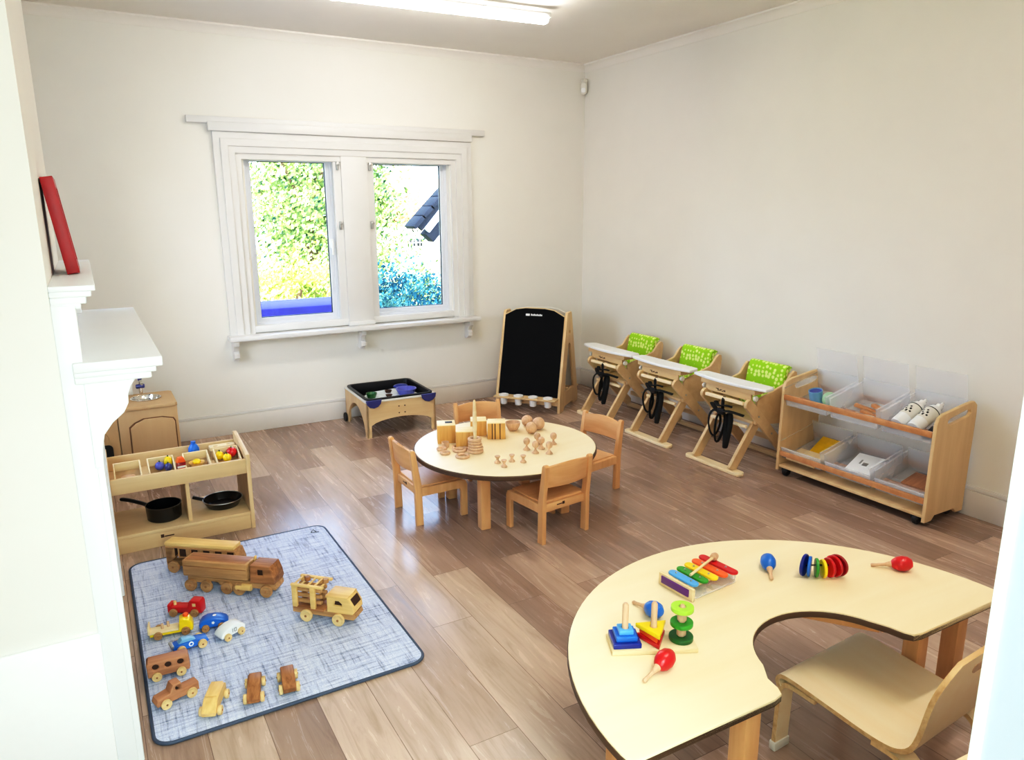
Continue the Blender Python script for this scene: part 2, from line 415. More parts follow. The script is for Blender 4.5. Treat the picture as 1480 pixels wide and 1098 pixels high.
for x in (-3.075, -2.13, -1.195):
    b = MB(); b.plate([[(0, .7), (-.10, .7), (-.10, .665), (-.075, .65), (-.06, .62), (-.078, .605), (-.075, .575), (-.05, .562), (-.045, .55), (0, .55)]], .038, T(x, 0, 0) @ YZ, .003)
    struct(b, 'sill_bracket', 'trim', sill)
def window(name, x0, x1, z0, z1, opened):
    y = .085
    b = MB(); b.plate([rc(x0, x1, z0, z1), rc(x0+.022, x1-.022, z0+.022, z1-.022)], .07, T(0, y, 0) @ XZ, .003)
    w = struct(b, name, 'upvc')
    # sash (hinged at right, a little open on the right-hand light)
    sx0, sx1, sz0, sz1 = x0+.015, x1-.015, z0+.015, z1-.015
    b = MB(); b.plate([rc(sx0-sx1, 0, sz0, sz1), rc(sx0-sx1+.035, -.035, sz0+.035, sz1-.035)], .05, XZ, .004)
    mt = T(sx1, y, 0) @ R3(0, 0, rad(-opened))
    s = finish(b, 'sash', 'upvc', w, mtx=mt)
    b = MB(); b.box((sx0-sx1+.03, -.003, sz0+.03), (-.03, .003, sz1-.03), 0); finish(b, 'pane', 'glass', s)
    b = MB(); b.plate([rc(sx0-sx1+.033, -.033, sz0+.033, sz1-.033), rc(sx0-sx1+.039, -.039, sz0+.039, sz1-.039)], .02, XZ, .001); finish(b, 'gasket', 'rubber', s)
    b = MB(); b.box((sx0-sx1+.13, -.04, sz1-.026), (sx0-sx1+.42, -.022, sz1-.008), .003); finish(b, 'trickle_vent', 'steel', s)
    b = MB()
    hx, hz = (-.018, 1.38) if not opened else (sx0-sx1+.018, 1.55)
    b.box((hx-.012, -.045, hz-.05), (hx+.012, -.025, hz+.02), .004); b.box((hx-.009, -.06, hz-.10), (hx+.009, -.045, hz), .004); finish(b, 'handle', 'white', s)
    return w
w1 = window('window_1', *WL, 0); w2 = window('window_2', *WR, 3)
for w, x, zs in ((w1, -2.245, (1.93, 1.5)), (w2, -1.995, (1.93, 1.5))):
    for z in zs:
        b = MB(); b.box((x-.008, -.035, z-.03), (x+.008, -.012, z+.03), .003); b.box((x-.012, -.042, z+.005), (x+.012, -.034, z+.02), .002); struct(b, 'stay_bracket', 'steel', w)

# ------------------------------------------------------------------ fireplace surround
fp = thing('fireplace_surround', 'white painted timber fireplace surround with two stepped shelves on the chimney breast', 'fireplace', (CX, 0, 0))
pxz = lambda pts, y0, y1: (pts, y1-y0, T(0, (y0+y1)/2, 0) @ XZ)
for y in (CY0+.0, CY1-.09):
    b = MB(); b.box((0, y-.004, 0), (.055, y+.09, 1.37), .003); finish(b, 'pilaster', 'mantel', fp)
b = MB(); b.plate([[(CY0+.08, 0), (CY0+.28, 0), (CY0+.28, .85), (CY1-.28, .85), (CY1-.28, 0), (CY1-.08, 0), (CY1-.08, 1.36), (CY0+.08, 1.36)]], .035, T(.0175, 0, 0) @ YZ, .003)
finish(b, 'surround_panel', 'mantel', fp)
b = MB(); b.box((0, CY0+.28, 0), (.004, CY1-.28, .85), 0); finish(b, 'firebox', 'hole', fp)
leg = []
for y in (CY0, CY1-.08):
    b = MB(); b.box((.05, y-.001, 0), (.071, y+.078, .96), .003); finish(b, 'leg', 'mantel', fp)
    b = MB(); b.plate([[(.05, 1.19), (.21, 1.19), (.20, 1.175), (.172, 1.165), (.158, 1.145), (.150, 1.125), (.148, 1.10), (.135, 1.075), (.105, 1.05), (.082, 1.02), (.073, .98), (.071, .93), (.05, .93)]], .086, T(0, y+.035, 0) @ XZ, .002)
    finish(b, 'corbel', 'mantel', fp)
b = MB(); b.box((.03, CY0-.022, 1.195), (.242, CY1+.01, 1.222), .004); b.box((.03, CY0-.016, 1.18), (.225, CY1, 1.197), .004); b.box((.03, CY0-.012, 1.163), (.212, CY1, 1.182), .004)
finish(b, 'mantel_shelf', 'mantel', fp)
b = MB(); b.box((0, CY0-.006, 1.405), (.105, CY1+.02, 1.42), .003); b.box((0, CY0-.003, 1.39), (.095, CY1+.01, 1.407), .004); b.box((0, CY0, 1.372), (.082, CY1, 1.392), .004); b.box((0, CY0, 1.36), (.068, CY1, 1.374), .003)
finish(b, 'upper_shelf', 'mantel', fp)

# red picture frame leaning on the chimney breast, standing on the upper shelf
b = MB(); b.plate([rrect(.26, .285, .004), rrect(.20, .225, .003)], .034, I4, .002)
fr = thing('picture_frame', 'red lacquered picture frame leaning on the wall above the upper fireplace shelf', 'picture frame', (CX+.057, -2.84, 1.421))
ta = rad(7.5)
fm = R3(0, -ta, 0) @ T(0, 0, .1445) @ Matrix(((0, 0, 1, 0), (1, 0, 0, 0), (0, 1, 0, 0), (0, 0, 0, 1)))
finish(b, 'frame_moulding', 'redframe', fr, mtx=fm)
b = MB(); b.plate([rrect(.205, .23, .003)], .012, T(0, 0, -.006), .001); finish(b, 'backing_board', 'redframe', fr, mtx=fm)

# ------------------------------------------------------------------ ceiling light, sensor
def batten(loc, rz, label):
    l = thing('ceiling_light', label, 'light', loc, rz)
    b = MB(); b.box((-.75, -.03, .0), (.75, .03, .03), .004); finish(b, 'housing', 'white', l)
    b = MB(); b.plate([[(-.034, .004), (.034, .004), (.034, -.012), (.024, -.03), (-.024, -.03), (-.034, -.012)]], 1.46, YZ, .003); finish(b, 'diffuser', M_led, l)
    b = MB(); b.box((-.02, -.026, .03), (.06, .026, .062), .004); b.cyl(.006, .012, T(.3, -.035, .02) @ R3(PI/2), 10); finish(b, 'mounting_bracket', 'steel', l)
    return l
M_led, nt_, b_ = newmat('led_diffuser')
nz = N(nt_, 'ShaderNodeTexNoise', Scale=4.0); nt_.links.new(coords(nt_), nz.inputs['Vector'])
nt_.links.new(ramp(nt_, nz.outputs['Fac'], [(.3, (1, .945, .86, 1)), (.7, (1, .96, .89, 1))]), b_.inputs['Emission Color'])
LED = 50.0
b_.inputs['Emission Strength'].default_value = LED
batten((-2.03, -1.36, 2.755), rad(-4), 'long white LED batten light on the ceiling, switched on')
batten((-2.2, -4.75, 2.755), 0, 'added unseen LED batten light on the ceiling nearer the doorway')  # added out of view to light the horseshoe table
s = thing('motion_sensor', 'small cream motion sensor high in the far corner under the ceiling', 'sensor', (-.045, -.045, 2.575))
b = MB(); b.plate([rrect(.055, .105, .025)], .04, T(0, 0, .05) @ R3(0, 0, rad(-45)) @ XZ, .012, 2); finish(b, 'sensor_body', 'cream', s)
b = MB(); b.plate([rrect(.036, .04, .012)], .008, T(-.016, -.016, .03) @ R3(0, 0, rad(-45)) @ XZ, .003); finish(b, 'lens', 'white', s)
b = MB(); b.box((-.012, -.012, .09), (.03, .03, .125), .004); finish(b, 'bracket', 'cream', s)

# ------------------------------------------------------------------ round table + toddler chairs
RT = (-2.065, -2.21)
OX, OY = .07, .125
TH = .352
t = thing('round_table', 'low round maple-topped table with dark edge in the middle of the room', 'table', (*RT, 0), rad(10))
b = MB(); b.cyl(.495, .022, T(0, 0, TH-.022), 72, .003); top = finish(b, 'tabletop', 'maple', t)
b = MB(); b.lathe([(.48, TH-.026), (.4975, TH-.026), (.4995, TH-.022), (.4995, TH-.006), (.496, TH-.002), (.48, TH-.002)], 72); finish(b, 'edge_band', 'edge', t)
for a in range(4):
    an = rad(211+90*a); cx, cy = .33*math.cos(an), .33*math.sin(an)
    b = MB(); b.box((-.028, -.028, 0), (.028, .028, TH-.022), .008, T(cx, cy, 0) @ R3(0, 0, an+PI/4)); finish(b, 'leg', 'beech', t)
b = MB()
for a in range(4):
    an = rad(211+90*a+45); b.box((-.215, -.01, TH-.08), (.215, .01, TH-.022), .003, T(.235*math.cos(an), .235*math.sin(an), 0) @ R3(0, 0, an+PI/2))
finish(b, 'apron', 'beechx', t)

def toddler_chair(loc, rz, label):
    """seat faces local -Y; origin on the floor"""
    c = thing('toddler_chair', label, 'chair', loc, rz, 'beech toddler chairs around the round table')
    w = .142
    b = MB(); b.plate([rrect(.265, .25, .012)], .014, T(0, -.01, .203), .004)
    finish(b, 'seat', 'beechx', c)
    for s in (-1, 1):
        # rear leg: straight upright slightly raked at the top
        b = MB(); b.plate([[(.105, 0), (.145, 0), (.147, .2), (.168, .405), (.160, .414), (.148, .414), (.140, .405), (.110, .22)]], .026, T(s*w, 0, 0) @ YZ, .004); finish(b, 'rear_leg', 'beech', c)
        # front leg bends into the side rail
        b = MB(); b.plate([[(-.155, 0), (-.118, 0), (-.118, .14), (-.108, .158), (.11, .158), (.11, .205), (-.125, .205), (-.146, .196), (-.155, .175)]], .024, T(s*w, 0, 0) @ YZ, .004); finish(b, 'front_leg', 'beech', c)
    # curved backrest
    b = MB(); n = 12
    arc = [(-w+.012+(2*w-.024)*i/n, .018*math.sin(PI*i/n)) for i in range(n+1)]
    pts_o = [(x, y+.008) for x, y in arc]; pts_i = [(x, y-.008) for x, y in arc][::-1]
    b.plate([pts_o+pts_i], .105, T(0, .142, .345) @ R3(rad(-5)), .003)
    for v in b.bm.verts:
        if v.co.z > .36: v.co.z += .014*math.cos(v.co.x/w*PI/2)
    finish(b, 'backrest', 'beechx', c)
    b = MB(); b.box((-w+.01, .112, .158), (w-.01, .13, .2), .003); finish(b, 'back_rail', 'beechx', c)
    b = MB(); b.box((.0, .1295, .178), (.014, .1315, .192), .0005); b.box((.016, .1295, .181), (.05, .1315, .186), .0005); finish(b, 'maker_mark', 'hole', c)
    b = MB(); b.box((-w+.01, -.14, .16), (w-.01, -.125, .196), .003); finish(b, 'front_rail', 'beechx', c)
    return c
toddler_chair((-2.08, -2.6, 0), 0, '')
c0 = [o for o in COL.objects if o.name.startswith('toddler_chair')][0]
# near chair, left chair, right chair, far chair
def face(o, cx, cy, rz, lab): o.location = (cx, cy, 0); o.rotation_euler = (0, 0, rz); o['label'] = lab
# rear legs of near chair stand at (-2.15,-2.72),(-1.87,-2.66): chair faces away from the camera
face(c0, -2.03, -2.59, rad(187), 'beech toddler chair with its back to us, nearest the camera at the round table')
dup(c0, (-2.465, -2.075, 0), rad(91), 'beech toddler chair on the left of the round table, seen side-on')
dup(c0, (-1.535, -2.215, 0), rad(-79), 'beech toddler chair on the right of the round table, below the high chairs')
dup(c0, (-1.905, -1.66, 0), rad(-10), 'beech toddler chair behind the wooden blocks, only its backrest showing')

# ------------------------------------------------------------------ loose parts on the round table
TZ = TH
GB = 'pine hollow blocks on the round table'
def block(label, loc, rz, s, split=False, slot=False):
    t = thing('wooden_block', label, 'block', loc, rz, GB)
    b = MB(); b.box((-s[0]/2, -s[1]/2, 0), (s[0]/2, s[1]/2, s[2]-.004), .002)
    finish(b, 'block_body', 'block', t)
    b = MB(); b.box((-s[0]/2, -s[1]/2, s[2]-.005), (s[0]/2, s[1]/2, s[2]), .0015); finish(b, 'block_top', 'blocktop', t)
    if slot:
        b = MB(); b.box((-.005, -s[1]*.1, s[2]-.001), (s[0]*.35, s[1]*.25, s[2]+.0008), .0003); finish(b, 'slot', 'rubber', t)
    if split:
        b = MB()
        for x in (-.024, -.008, .02): b.box((x-.0025, -s[1]/2-.0008, 0), (x+.0025, -s[1]/2+.001, s[2]-.004), .0003)
        finish(b, 'slat_gap', 'hole', t)
    return t
block('pine block at the far left of the blocks, dark slot in its top', (-2.315, -1.985, TZ), rad(-22), (.10, .10, .105), slot=True)
block('pine block behind the tall spindle, in front of the slotted block', (-2.265, -2.120, TZ), rad(-28), (.095, .095, .095))
block('pine block at the back beside the far chair', (-2.100, -1.960, TZ), rad(-25), (.09, .09, .09))
block('pine block of upright slats, rightmost of the blocks', (-2.040, -2.065, TZ), rad(-28), (.10, .09, .095), split=True)
def cup(lab, loc):
    b = MB(); b.lathe([(0, 0), (.017, 0), (.02, .003), (.021, .03), (.018, .03), (.016, .006), (0, .006)], 20); return single(b, 'wooden_cup', 'looseparts', lab, 'cup', loc)
cup('tiny turned wooden cup at the foot of the slotted block', (-2.367, -2.085, TZ))
# stack of rings with the spindle
GS = 'wooden rings stacked around the spindle'
SX, SY = -2.265, -2.24
zz = TZ
for i, (R, r, lab) in enumerate(((.036, .0085, 'lowest and widest'), (.034, .008, 'second lowest'), (.031, .008, 'middle'), (.029, .008, 'second highest'), (.029, .009, 'topmost'))):
    b = MB(); b.torus(R, r); single(b, 'wooden_ring', 'looseparts', f'{lab} wooden ring of the stack at the spindle foot', 'ring', (SX+random.uniform(-.003, .003), SY+random.uniform(-.003, .003), zz+r), group=GS); zz += 2*r-.0005
b = MB(); b.lathe([(0, 0), (.008, 0), (.009, .01), (.0085, .095), (.0115, .135), (.0125, .165), (.010, .22), (.0075, .262), (.0085, .272), (.005, .284), (0, .287)], 18)
single(b, 'wooden_spindle', 'crate', 'tall pale turned wooden spindle standing upright in the stacked rings', 'spindle', (SX, SY, TZ))
GL = 'loose wooden rings on the round table'
for (x, y, R, lab) in ((-2.405, -2.120, .021, 'small loose wooden ring farthest left on the round table'), (-2.417, -2.190, .02, 'small loose wooden ring nearest the left table edge'),
                       (-2.330, -2.185, .031, 'large loose wooden ring lying left of the ring stack'), (-2.315, -2.143, .03, 'large loose wooden ring behind the leaning ring, below the block'),
                       (-2.362, -2.285, .031, 'large loose wooden ring nearest us, front left of the stack'), (-2.273, -2.165, .018, 'small loose wooden ring tucked behind the ring stack')):
    b = MB(); b.torus(R, .0075); single(b, 'wooden_ring', 'looseparts', lab, 'ring', (x, y, TZ+.0075), group=GL)
b = MB(); b.lathe([(0, 0), (.022, 0), (.026, .003), (.041, .03), (.044, .05), (.040, .05), (.037, .032), (.022, .008), (0, .006)], 28)
single(b, 'wooden_bowl', 'looseparts', 'small pale wooden bowl between the blocks and the wooden balls', 'bowl', (-1.895, -2.000, TZ))
GBa = 'wooden balls on the round table'
for x, y, r, lab in ((-1.783, -1.975, .034, 'wooden ball farthest back on the round table'), (-1.760, -2.065, .037, 'wooden ball at the right of the three balls'), (-1.835, -2.110, .034, 'wooden ball nearest us of the three balls')):
    b = MB(); b.ball(r); b.torus(r*.985, .0015, R3(.6, .3)); b.torus(r*.985, .0015, R3(1.5, .7)); single(b, 'wooden_ball', 'looseparts', lab, 'ball', (x, y, TZ+r), group=GBa)
GF = 'wooden peg figures on the round table'
def fig(loc, lab):
    b = MB(); b.lathe([(0, 0), (.019, 0), (.0195, .003), (.012, .01), (.006, .018), (.005, .026), (.008, .03), (.015, .035), (.0185, .046), (.0165, .058), (.009, .065), (0, .067)], 20)
    return single(b, 'wooden_peg_figure', 'looseparts', lab, 'figure', loc, group=GF)
for (x, y, lab) in ((-2.012, -2.350, 'leftmost of the round-headed wooden peg figures'), (-2.000, -2.420, 'front left round-headed peg figure, nearest the spools'), (-1.915, -2.300, 'round-headed peg figure at the back of its group, below a ball'),
                    (-1.935, -2.375, 'round-headed peg figure in the middle of its group'), (-1.943, -2.465, 'round-headed peg figure nearest the near chair'), (-1.838, -2.345, 'rightmost round-headed peg figure, standing apart')):
    fig((x, y, TZ), lab)
GP = 'wooden spools on the round table'
for (x, y, lab) in ((-2.247, -2.453, 'leftmost small wooden spool at the front of the round table'), (-2.248, -2.523, 'small wooden spool nearest the front table edge'), (-2.174, -2.473, 'small wooden spool standing farthest back of its four'), (-2.130, -2.512, 'rightmost small wooden spool, beside the near chair back')):
    b = MB(); b.lathe([(0, 0), (.016, 0), (.0165, .004), (.009, .011), (.006, .018), (.009, .026), (.0145, .033), (.014, .037), (0, .036)], 20); single(b, 'wooden_spool', 'looseparts', lab, 'spool', (x, y, TZ), group=GP)

# ------------------------------------------------------------------ horseshoe table
HT = .48
ht = thing('horseshoe_table', 'large maple horseshoe table with dark edge in the right foreground', 'table', (-2.385, -4.53, 0), rad(-1))
def horseshoe(o=0):
    R, r = .70+o, .212-o; pts = []
    n = 48
    pts += [(R*math.cos(PI*i/n), R*math.sin(PI*i/n)*.985) for i in range(n+1)]
    ins = [(-R+.002, -.018), (-R+.012, -.03), (-R+.03, -.034)]
    pts += ins
    pts += [(-.275-o*0, -.034-o*0), (-.247, -.028), (-.236+o, -.008), (-.229+o, .03)]
    m = 24
    pts += [(.012-r*math.cos(PI*(i+3)/(m+6))*1.03, .01+r*math.sin(PI*(i+3)/(m+6))*1.0) for i in range(m+1)]
    pts += [(.240-o, .03), (.249-o, -.008), (.262, -.028), (.29, -.034), (R-.03, -.034), (R-.012, -.03), (R-.002, -.018)]
    return pts
b = MB(); b.plate([horseshoe()], .02, T(0, 0, HT-.010), .002); finish(b, 'tabletop', 'maple', ht)
b = MB(); b.plate([horseshoe(.0025)], .018, T(0, 0, HT-.013), .002); finish(b, 'edge_band', 'edge', ht)
for (x, y) in ((-.655, .03), (-.32, .01), (.515, .11), (.672, .085), (-.47, .30), (.18, .58)):
    b = MB(); b.box((x-.026, y-.026, 0), (x+.026, y+.026, HT-.02), .006); finish(b, 'leg', 'beech', ht)
b = MB()
b.box((-.655, .015, HT-.075), (-.32, .035, HT-.02), .003)
for p, q in (((.31, .10), (.665, .085)), ((-.45, .32), (.0, .50)), ((.0, .50), (.31, .10)), ((-.60, .03), (-.47, .3)), ((.0, .5), (.18, .58))):
    L = math.hypot(q[0]-p[0], q[1]-p[1]); b.box((0, -.01, HT-.075), (L, .01, HT-.02), .003, T(p[0], p[1], 0) @ R3(0, 0, math.atan2(q[1]-p[1], q[0]-p[0])))
finish(b, 'apron', 'beechx', ht)

# xylophone
def frame_from(o, xdir): return math.atan2(xdir[1], xdir[0])
xy = thing('xylophone', 'rainbow toy xylophone with a clear tray at the back of the horseshoe table', 'xylophone', (-2.42, -4.062, HT), rad(4))
b = MB(); b.plate([rrect(.20, .13, .02)], .006, T(0, 0, .006), .002); finish(b, 'tray_base', 'glasstoy', xy)
for s in (-1, 1):
    b = MB(); b.box((s*.103-.006, -.07 if s < 0 else -.05, 0), (s*.103+.006, .07 if s < 0 else .05, .042 if s < 0 else .03), .006); finish(b, 'end_panel', 'crate' if s < 0 else 'glasstoy', xy)
b = MB(); b.box((-.1135, -.055, .012), (-.1085, .055, .036), .003); finish(b, 'purple_panel', 'purple', xy)
b = MB(); b.box((-.1, -.034, .02), (.1, -.026, .034), .002); b.box((-.1, .026, .02), (.1, .034, .034), .002); finish(b, 'key_rail', 'crate', xy)
for i, (c, L) in enumerate((('lblue', .112), ('green', .118), ('yellow', .126), ('orange', .136), ('red', .148))):
    b = MB(); b.plate([rrect(.03, L, .0149)], .008, T(-.075+.0385*i, 0, .039), .003); k = finish(b, 'key', c, xy); k['label'] = {'lblue': 'blue key', 'green': 'green key', 'yellow': 'yellow key', 'orange': 'orange key', 'red': 'red key'}[c]
    b = MB()
    for y in (-.03, .03): b.ball(.0035, T(-.075+.0385*i, y, .044), 10)
    finish(b, 'pin', 'steel', k)
ml = thing('xylophone_mallet', 'wooden xylophone mallet lying across the coloured keys', 'mallet', (-2.40, -4.055, HT+.052), rad(18))
b = MB(); b.tube([(-.085, 0, 0), (.06, 0, .003)], .0042, 10); finish(b, 'stick', 'crate', ml)
b = MB(); b.lathe([(0, 0), (.010, .004), (.0125, .014), (.010, .025), (0, .029)], 16, T(.052, 0, .0035) @ R3(0, PI/2, 0)); finish(b, 'mallet_head', 'looseparts', ml)

# shape stacker on a board
st = thing('shape_stacker', 'three-peg wooden shape stacker on a pale board on the horseshoe table', 'stacking toy', (-2.766, -4.242, HT), rad(-27))
b = MB(); b.box((-.113, -.044, 0), (.113, .044, .014), .003); finish(b, 'board', 'crate', st)
PEG = (-.072, .004, .078)
for x, hgt in zip(PEG, (.125, .125, .115)):
    b = MB(); b.lathe([(0, .012), (.0085, .012), (.0085, hgt-.006), (.005, hgt), (0, hgt+.001)], 14, T(x, 0, 0)); finish(b, 'peg', 'looseparts', st)
def stk(name, mat, label, polys, th, x, z, rot=0, group=None):
    b = MB(); b.plate(polys+[circ(.0095, 16)], th, I4, .002)
    return tag(finish(b, name, mat, None, tuple(T(-2.766, -4.242, HT) @ R3(0, 0, rad(-27)) @ Vector((x, 0, z))), (0, 0, rad(-27)+rot)), label, 'stacking piece', 'coloured pieces on the shape stacker')
stk('stacking_square', 'dblue', 'large dark blue square, lowest on the left stacker peg', [rrect(.074, .074, .003)], .014, PEG[0], .021, .02)
stk('stacking_square', 'blue', 'middle-sized bright blue square on the left stacker peg', [rrect(.056, .056, .003)], .014, PEG[0], .0352, .02)
stk('stacking_square', 'lblue', 'small light blue square on top of the left stacker peg', [rrect(.038, .038, .003)], .013, PEG[0], .049, .02)
tri = lambda r, a=0: [(r*math.cos(a+2*PI*i/3), r*math.sin(a+2*PI*i/3)) for i in range(3)]
stk('stacking_triangle', 'red', 'red triangle, lowest on the middle stacker peg', [tri(.046, -PI/2)], .013, PEG[1], .0205, .1)
stk('stacking_triangle', 'orange', 'orange triangle between the red and yellow ones', [tri(.038, -PI/2)], .013, PEG[1], .0337, .0)
stk('stacking_triangle', 'yellow', 'yellow triangle on top of the middle stacker peg', [tri(.048, PI/6)], .013, PEG[1], .0490, .1)
for mt, r, z, lab in (('dgreen', .032, .021, 'dark green disc, lowest on the right stacker peg'), ('green', .030, .062, 'mid green disc halfway up the right stacker peg'), ('lgreen', .030, .105, 'lime green disc at the top of the right stacker peg')):
    stk('stacking_disc', mt, lab, [circ(r, 28)], .012, PEG[2], z)
    if z > .03:
        b = MB(); b.plate([circ(.0125, 16), circ(.009, 16)], .026, I4, .001)
        tag(finish(b, 'stacking_spacer', 'looseparts', None, tuple(T(-2.766, -4.242, HT) @ R3(0, 0, rad(-27)) @ Vector((PEG[2], 0, z-.0205)))), ('short wooden spacer under the mid green disc' if z < .07 else 'short wooden spacer under the lime green disc'), 'spacer', 'spacers on the right stacker peg')

# maracas: egg head and thin handle, lying down
def maraca(label, head, tail, col):
    hx, hy = head; tx, ty = tail; rz = math.atan2(hy-ty, hx-tx); L = math.hypot(hx-tx, hy-ty)
    m = thing('maraca', label, 'maraca', (hx, hy, HT), rz, 'small wooden maracas on the horseshoe table')
    tilt = math.atan2(.0245-.006, L)
    mt = T(0, 0, .0245) @ R3(0, -tilt, 0) @ R3(0, PI/2, 0)
    b = MB(); b.lathe([(0, .032), (.012, .029), (.021, .018), (.0245, .002), (.022, -.014), (.015, -.026), (.0095, -.031), (0, -.031)], 24, mt); finish(b, 'head', col, m)
    b = MB(); b.lathe([(0, -.03), (.010, -.03), (.0085, -.038), (.0052, -.05), (.0045, -L+.012), (.0058, -L), (.004, -L-.004), (0, -L-.004)], 14, mt); finish(b, 'handle', 'looseparts', m)
maraca('red maraca at the front left of the horseshoe table, near its straight end', (-2.805, -4.337), (-2.888, -4.358), 'red')
maraca('blue maraca lying behind the shape stacker', (-2.672, -4.14), (-2.675, -4.055), 'blue')
maraca('blue maraca lying alone right of the xylophone', (-2.17, -4.105), (-2.22, -4.165), 'blue')
maraca('red maraca farthest right on the horseshoe table', (-1.815, -4.327), (-1.872, -4.262), 'red')
# clacking disc caterpillar
ct = thing('disc_rattle', 'rattle of coloured wooden discs, blue and green to red, on the horseshoe table', 'rattle', (-2.068, -4.228, HT), rad(-32))
xs = 0
for i, (c, x, r, a) in enumerate((('dblue', -.052, .035, -38), ('blue', -.037, .032, -26), ('green', -.017, .030, -12), ('yellow', .002, .029, 0), ('red', .022, .031, 14), ('red', .038, .034, 26), ('dred', .050, .035, 38))):
    b = MB(); b.cyl(r, .009, T(x, -.012*abs(x)/.05*-1, r+.0005) @ R3(0, 0, rad(a)) @ R3(0, PI/2, 0) @ T(0, 0, -.0045), 28, .002); k = finish(b, 'disc', c, ct)
    k['label'] = {'dblue': 'dark blue disc', 'blue': 'blue disc', 'green': 'green disc', 'yellow': 'yellow disc', 'red': 'red disc', 'dred': 'dark red disc'}[c]
b = MB(); b.tube([(-.05, .012, .033), (-.02, .004, .04), (0, 0, .041), (.02, .004, .04), (.05, .012, .033)], .0025, 8); finish(b, 'cord', 'strap', ct)

# ------------------------------------------------------------------ bent-ply chair and the second table
pc = thing('bentwood_chair', 'pale bent-plywood child chair pulled up inside the horseshoe table', 'chair', (-2.105, -4.45, 0), rad(3))
b = MB()
prof = [(.165, .225), (.172, .24), (.168, .255), (.15, .263), (.10, .262), (0, .252), (-.10, .243), (-.16, .243), (-.195, .252), (-.222, .275), (-.238, .32), (-.252, .40), (-.266, .47), (-.276, .52)]
def smooth(p, k=3):
    out = []
    for i in range(len(p)-1):
        p0, p1, p2, p3 = p[max(i-1, 0)], p[i], p[i+1], p[min(i+2, len(p)-1)]
        for j in range(k):
            t = j/k; out.append(tuple(.5*((2*p1[q])+(-p0[q]+p2[q])*t+(2*p0[q]-5*p1[q]+4*p2[q]-p3[q])*t*t+(-p0[q]+3*p1[q]-3*p2[q]+p3[q])*t**3) for q in range(len(p1))))
    out.append(p[-1]); return out
sp = smooth(prof); W2 = .20
def bent(b, prof, th, wfun):
    vs = []
    n = len(prof)
    for i, (y, z) in enumerate(prof):
        a = prof[max(i-1, 0)]; c = prof[min(i+1, n-1)]; dy, dz = c[0]-a[0], c[1]-a[1]; l = math.hypot(dy, dz); ny, nz = -dz/l*th/2, dy/l*th/2
        w = wfun(i/(n-1), z)
        vs.append([b.bm.verts.new((x, y+s*ny, z+s*nz)) for s, x in ((1, -w), (1, w), (-1, w), (-1, -w))])
    for A, B in zip(vs, vs[1:]):
        for k in range(4):
            f = b.bm.faces.new((A[k], A[(k+1) % 4], B[(k+1) % 4], B[k])); f.material_index = 1 if k in (1, 3) else 0
    for e in (vs[0], vs[-1]): f = b.bm.faces.new(e); f.material_index = 1
bent(b, sp, .013, lambda t, z: W2 if z < .42 else W2-.075*((z-.42)/.10)**2.2)
finish(b, 'shell', ['paleply', 'plyedge'], pc)
for s in (-1, 1):
    b = MB(); bent(b, smooth([(-.12, .226), (-.19, .222), (-.222, .20), (-.235, .16), (-.245, .08), (-.25, .012)]), .014, lambda t, z: .03)
    bmesh.ops.translate(b.bm, verts=b.bm.verts, vec=(s*.165, 0, 0)); k = finish(b, 'rear_leg', ['paleply', 'plyedge'], pc)
    b = MB(); bent(b, smooth([(.05, .238), (.13, .24), (.158, .226), (.167, .19), (.17, .10), (.172, .012)]), .014, lambda t, z: .03)
    bmesh.ops.translate(b.bm, verts=b.bm.verts, vec=(s*.165, 0, 0)); k2 = finish(b, 'front_leg', ['paleply', 'plyedge'], pc)
    for kk, y in ((k, -.25), (k2, .172)):
        b = MB(); b.box((s*.165-.034, y-.012, 0), (s*.165+.034, y+.012, .03), .004); finish(b, 'foot_pad', 'cream', kk)
b = MB(); b.plate([rrect(.10, .026, .0129)], .0165, T(0, -.267, .475) @ R3(rad(8)) @ XZ, .001); finish(b, 'hand_slot', 'looseparts', pc)
t2 = thing('side_table', 'pale table whose corner just shows at the bottom right by the doorway', 'table', (-2.25, -5.03, 0), rad(-4))
b = MB(); b.plate([rrect(.9, .26, .02)], .022, T(0, 0, .47), .003); finish(b, 'tabletop', 'paleply', t2)
b = MB(); b.plate([rrect(.904, .264, .022)], .014, T(0, 0, .468), .002); finish(b, 'edge_band', 'edge', t2)
for x in (-.40, .40):
    for y in (-.09, .09):
        b = MB(); b.box((x-.025, y-.025, 0), (x+.025, y+.025, .46), .006); finish(b, 'leg', 'beech', t2)

# ------------------------------------------------------------------ play mat and toy vehicles
MZ = .012
pm = thing('play_mat', 'blue-grey woven folding play mat with dark piping on the floor at left', 'mat', (-3.482, -2.655, 0))
def matpoly(o=0):
    p = rrect(.90-2*o, 1.37-2*o, .055-o, 8); return p
b = MB()
b.plate([matpoly(.003)], .009, T(0, 0, .0055), .001)
finish(b, 'mat_surface', 'mat', pm)
b = MB(); b.tube([(x, y, .0065) for x, y in matpoly(0)], .006, 8, True); finish(b, 'piping', 'piping', pm)
b = MB(); b.tube([(-.2, .085, .0085), (.0, .09, .0092), (.25, .095, .0095), (.435, .10, .0095)], .0045, 8, flat=.6); finish(b, 'fold_crease', 'mat', pm)
b = MB(); b.tube([(.375, .615, .0108), (.39, .64, .0108), (.398, .60, .0108)], .0022, 6); b.tube([(.37, .61, .0108), (.41, .60, .0108)], .002, 6); finish(b, 'woven_emblem', 'rubber', pm)

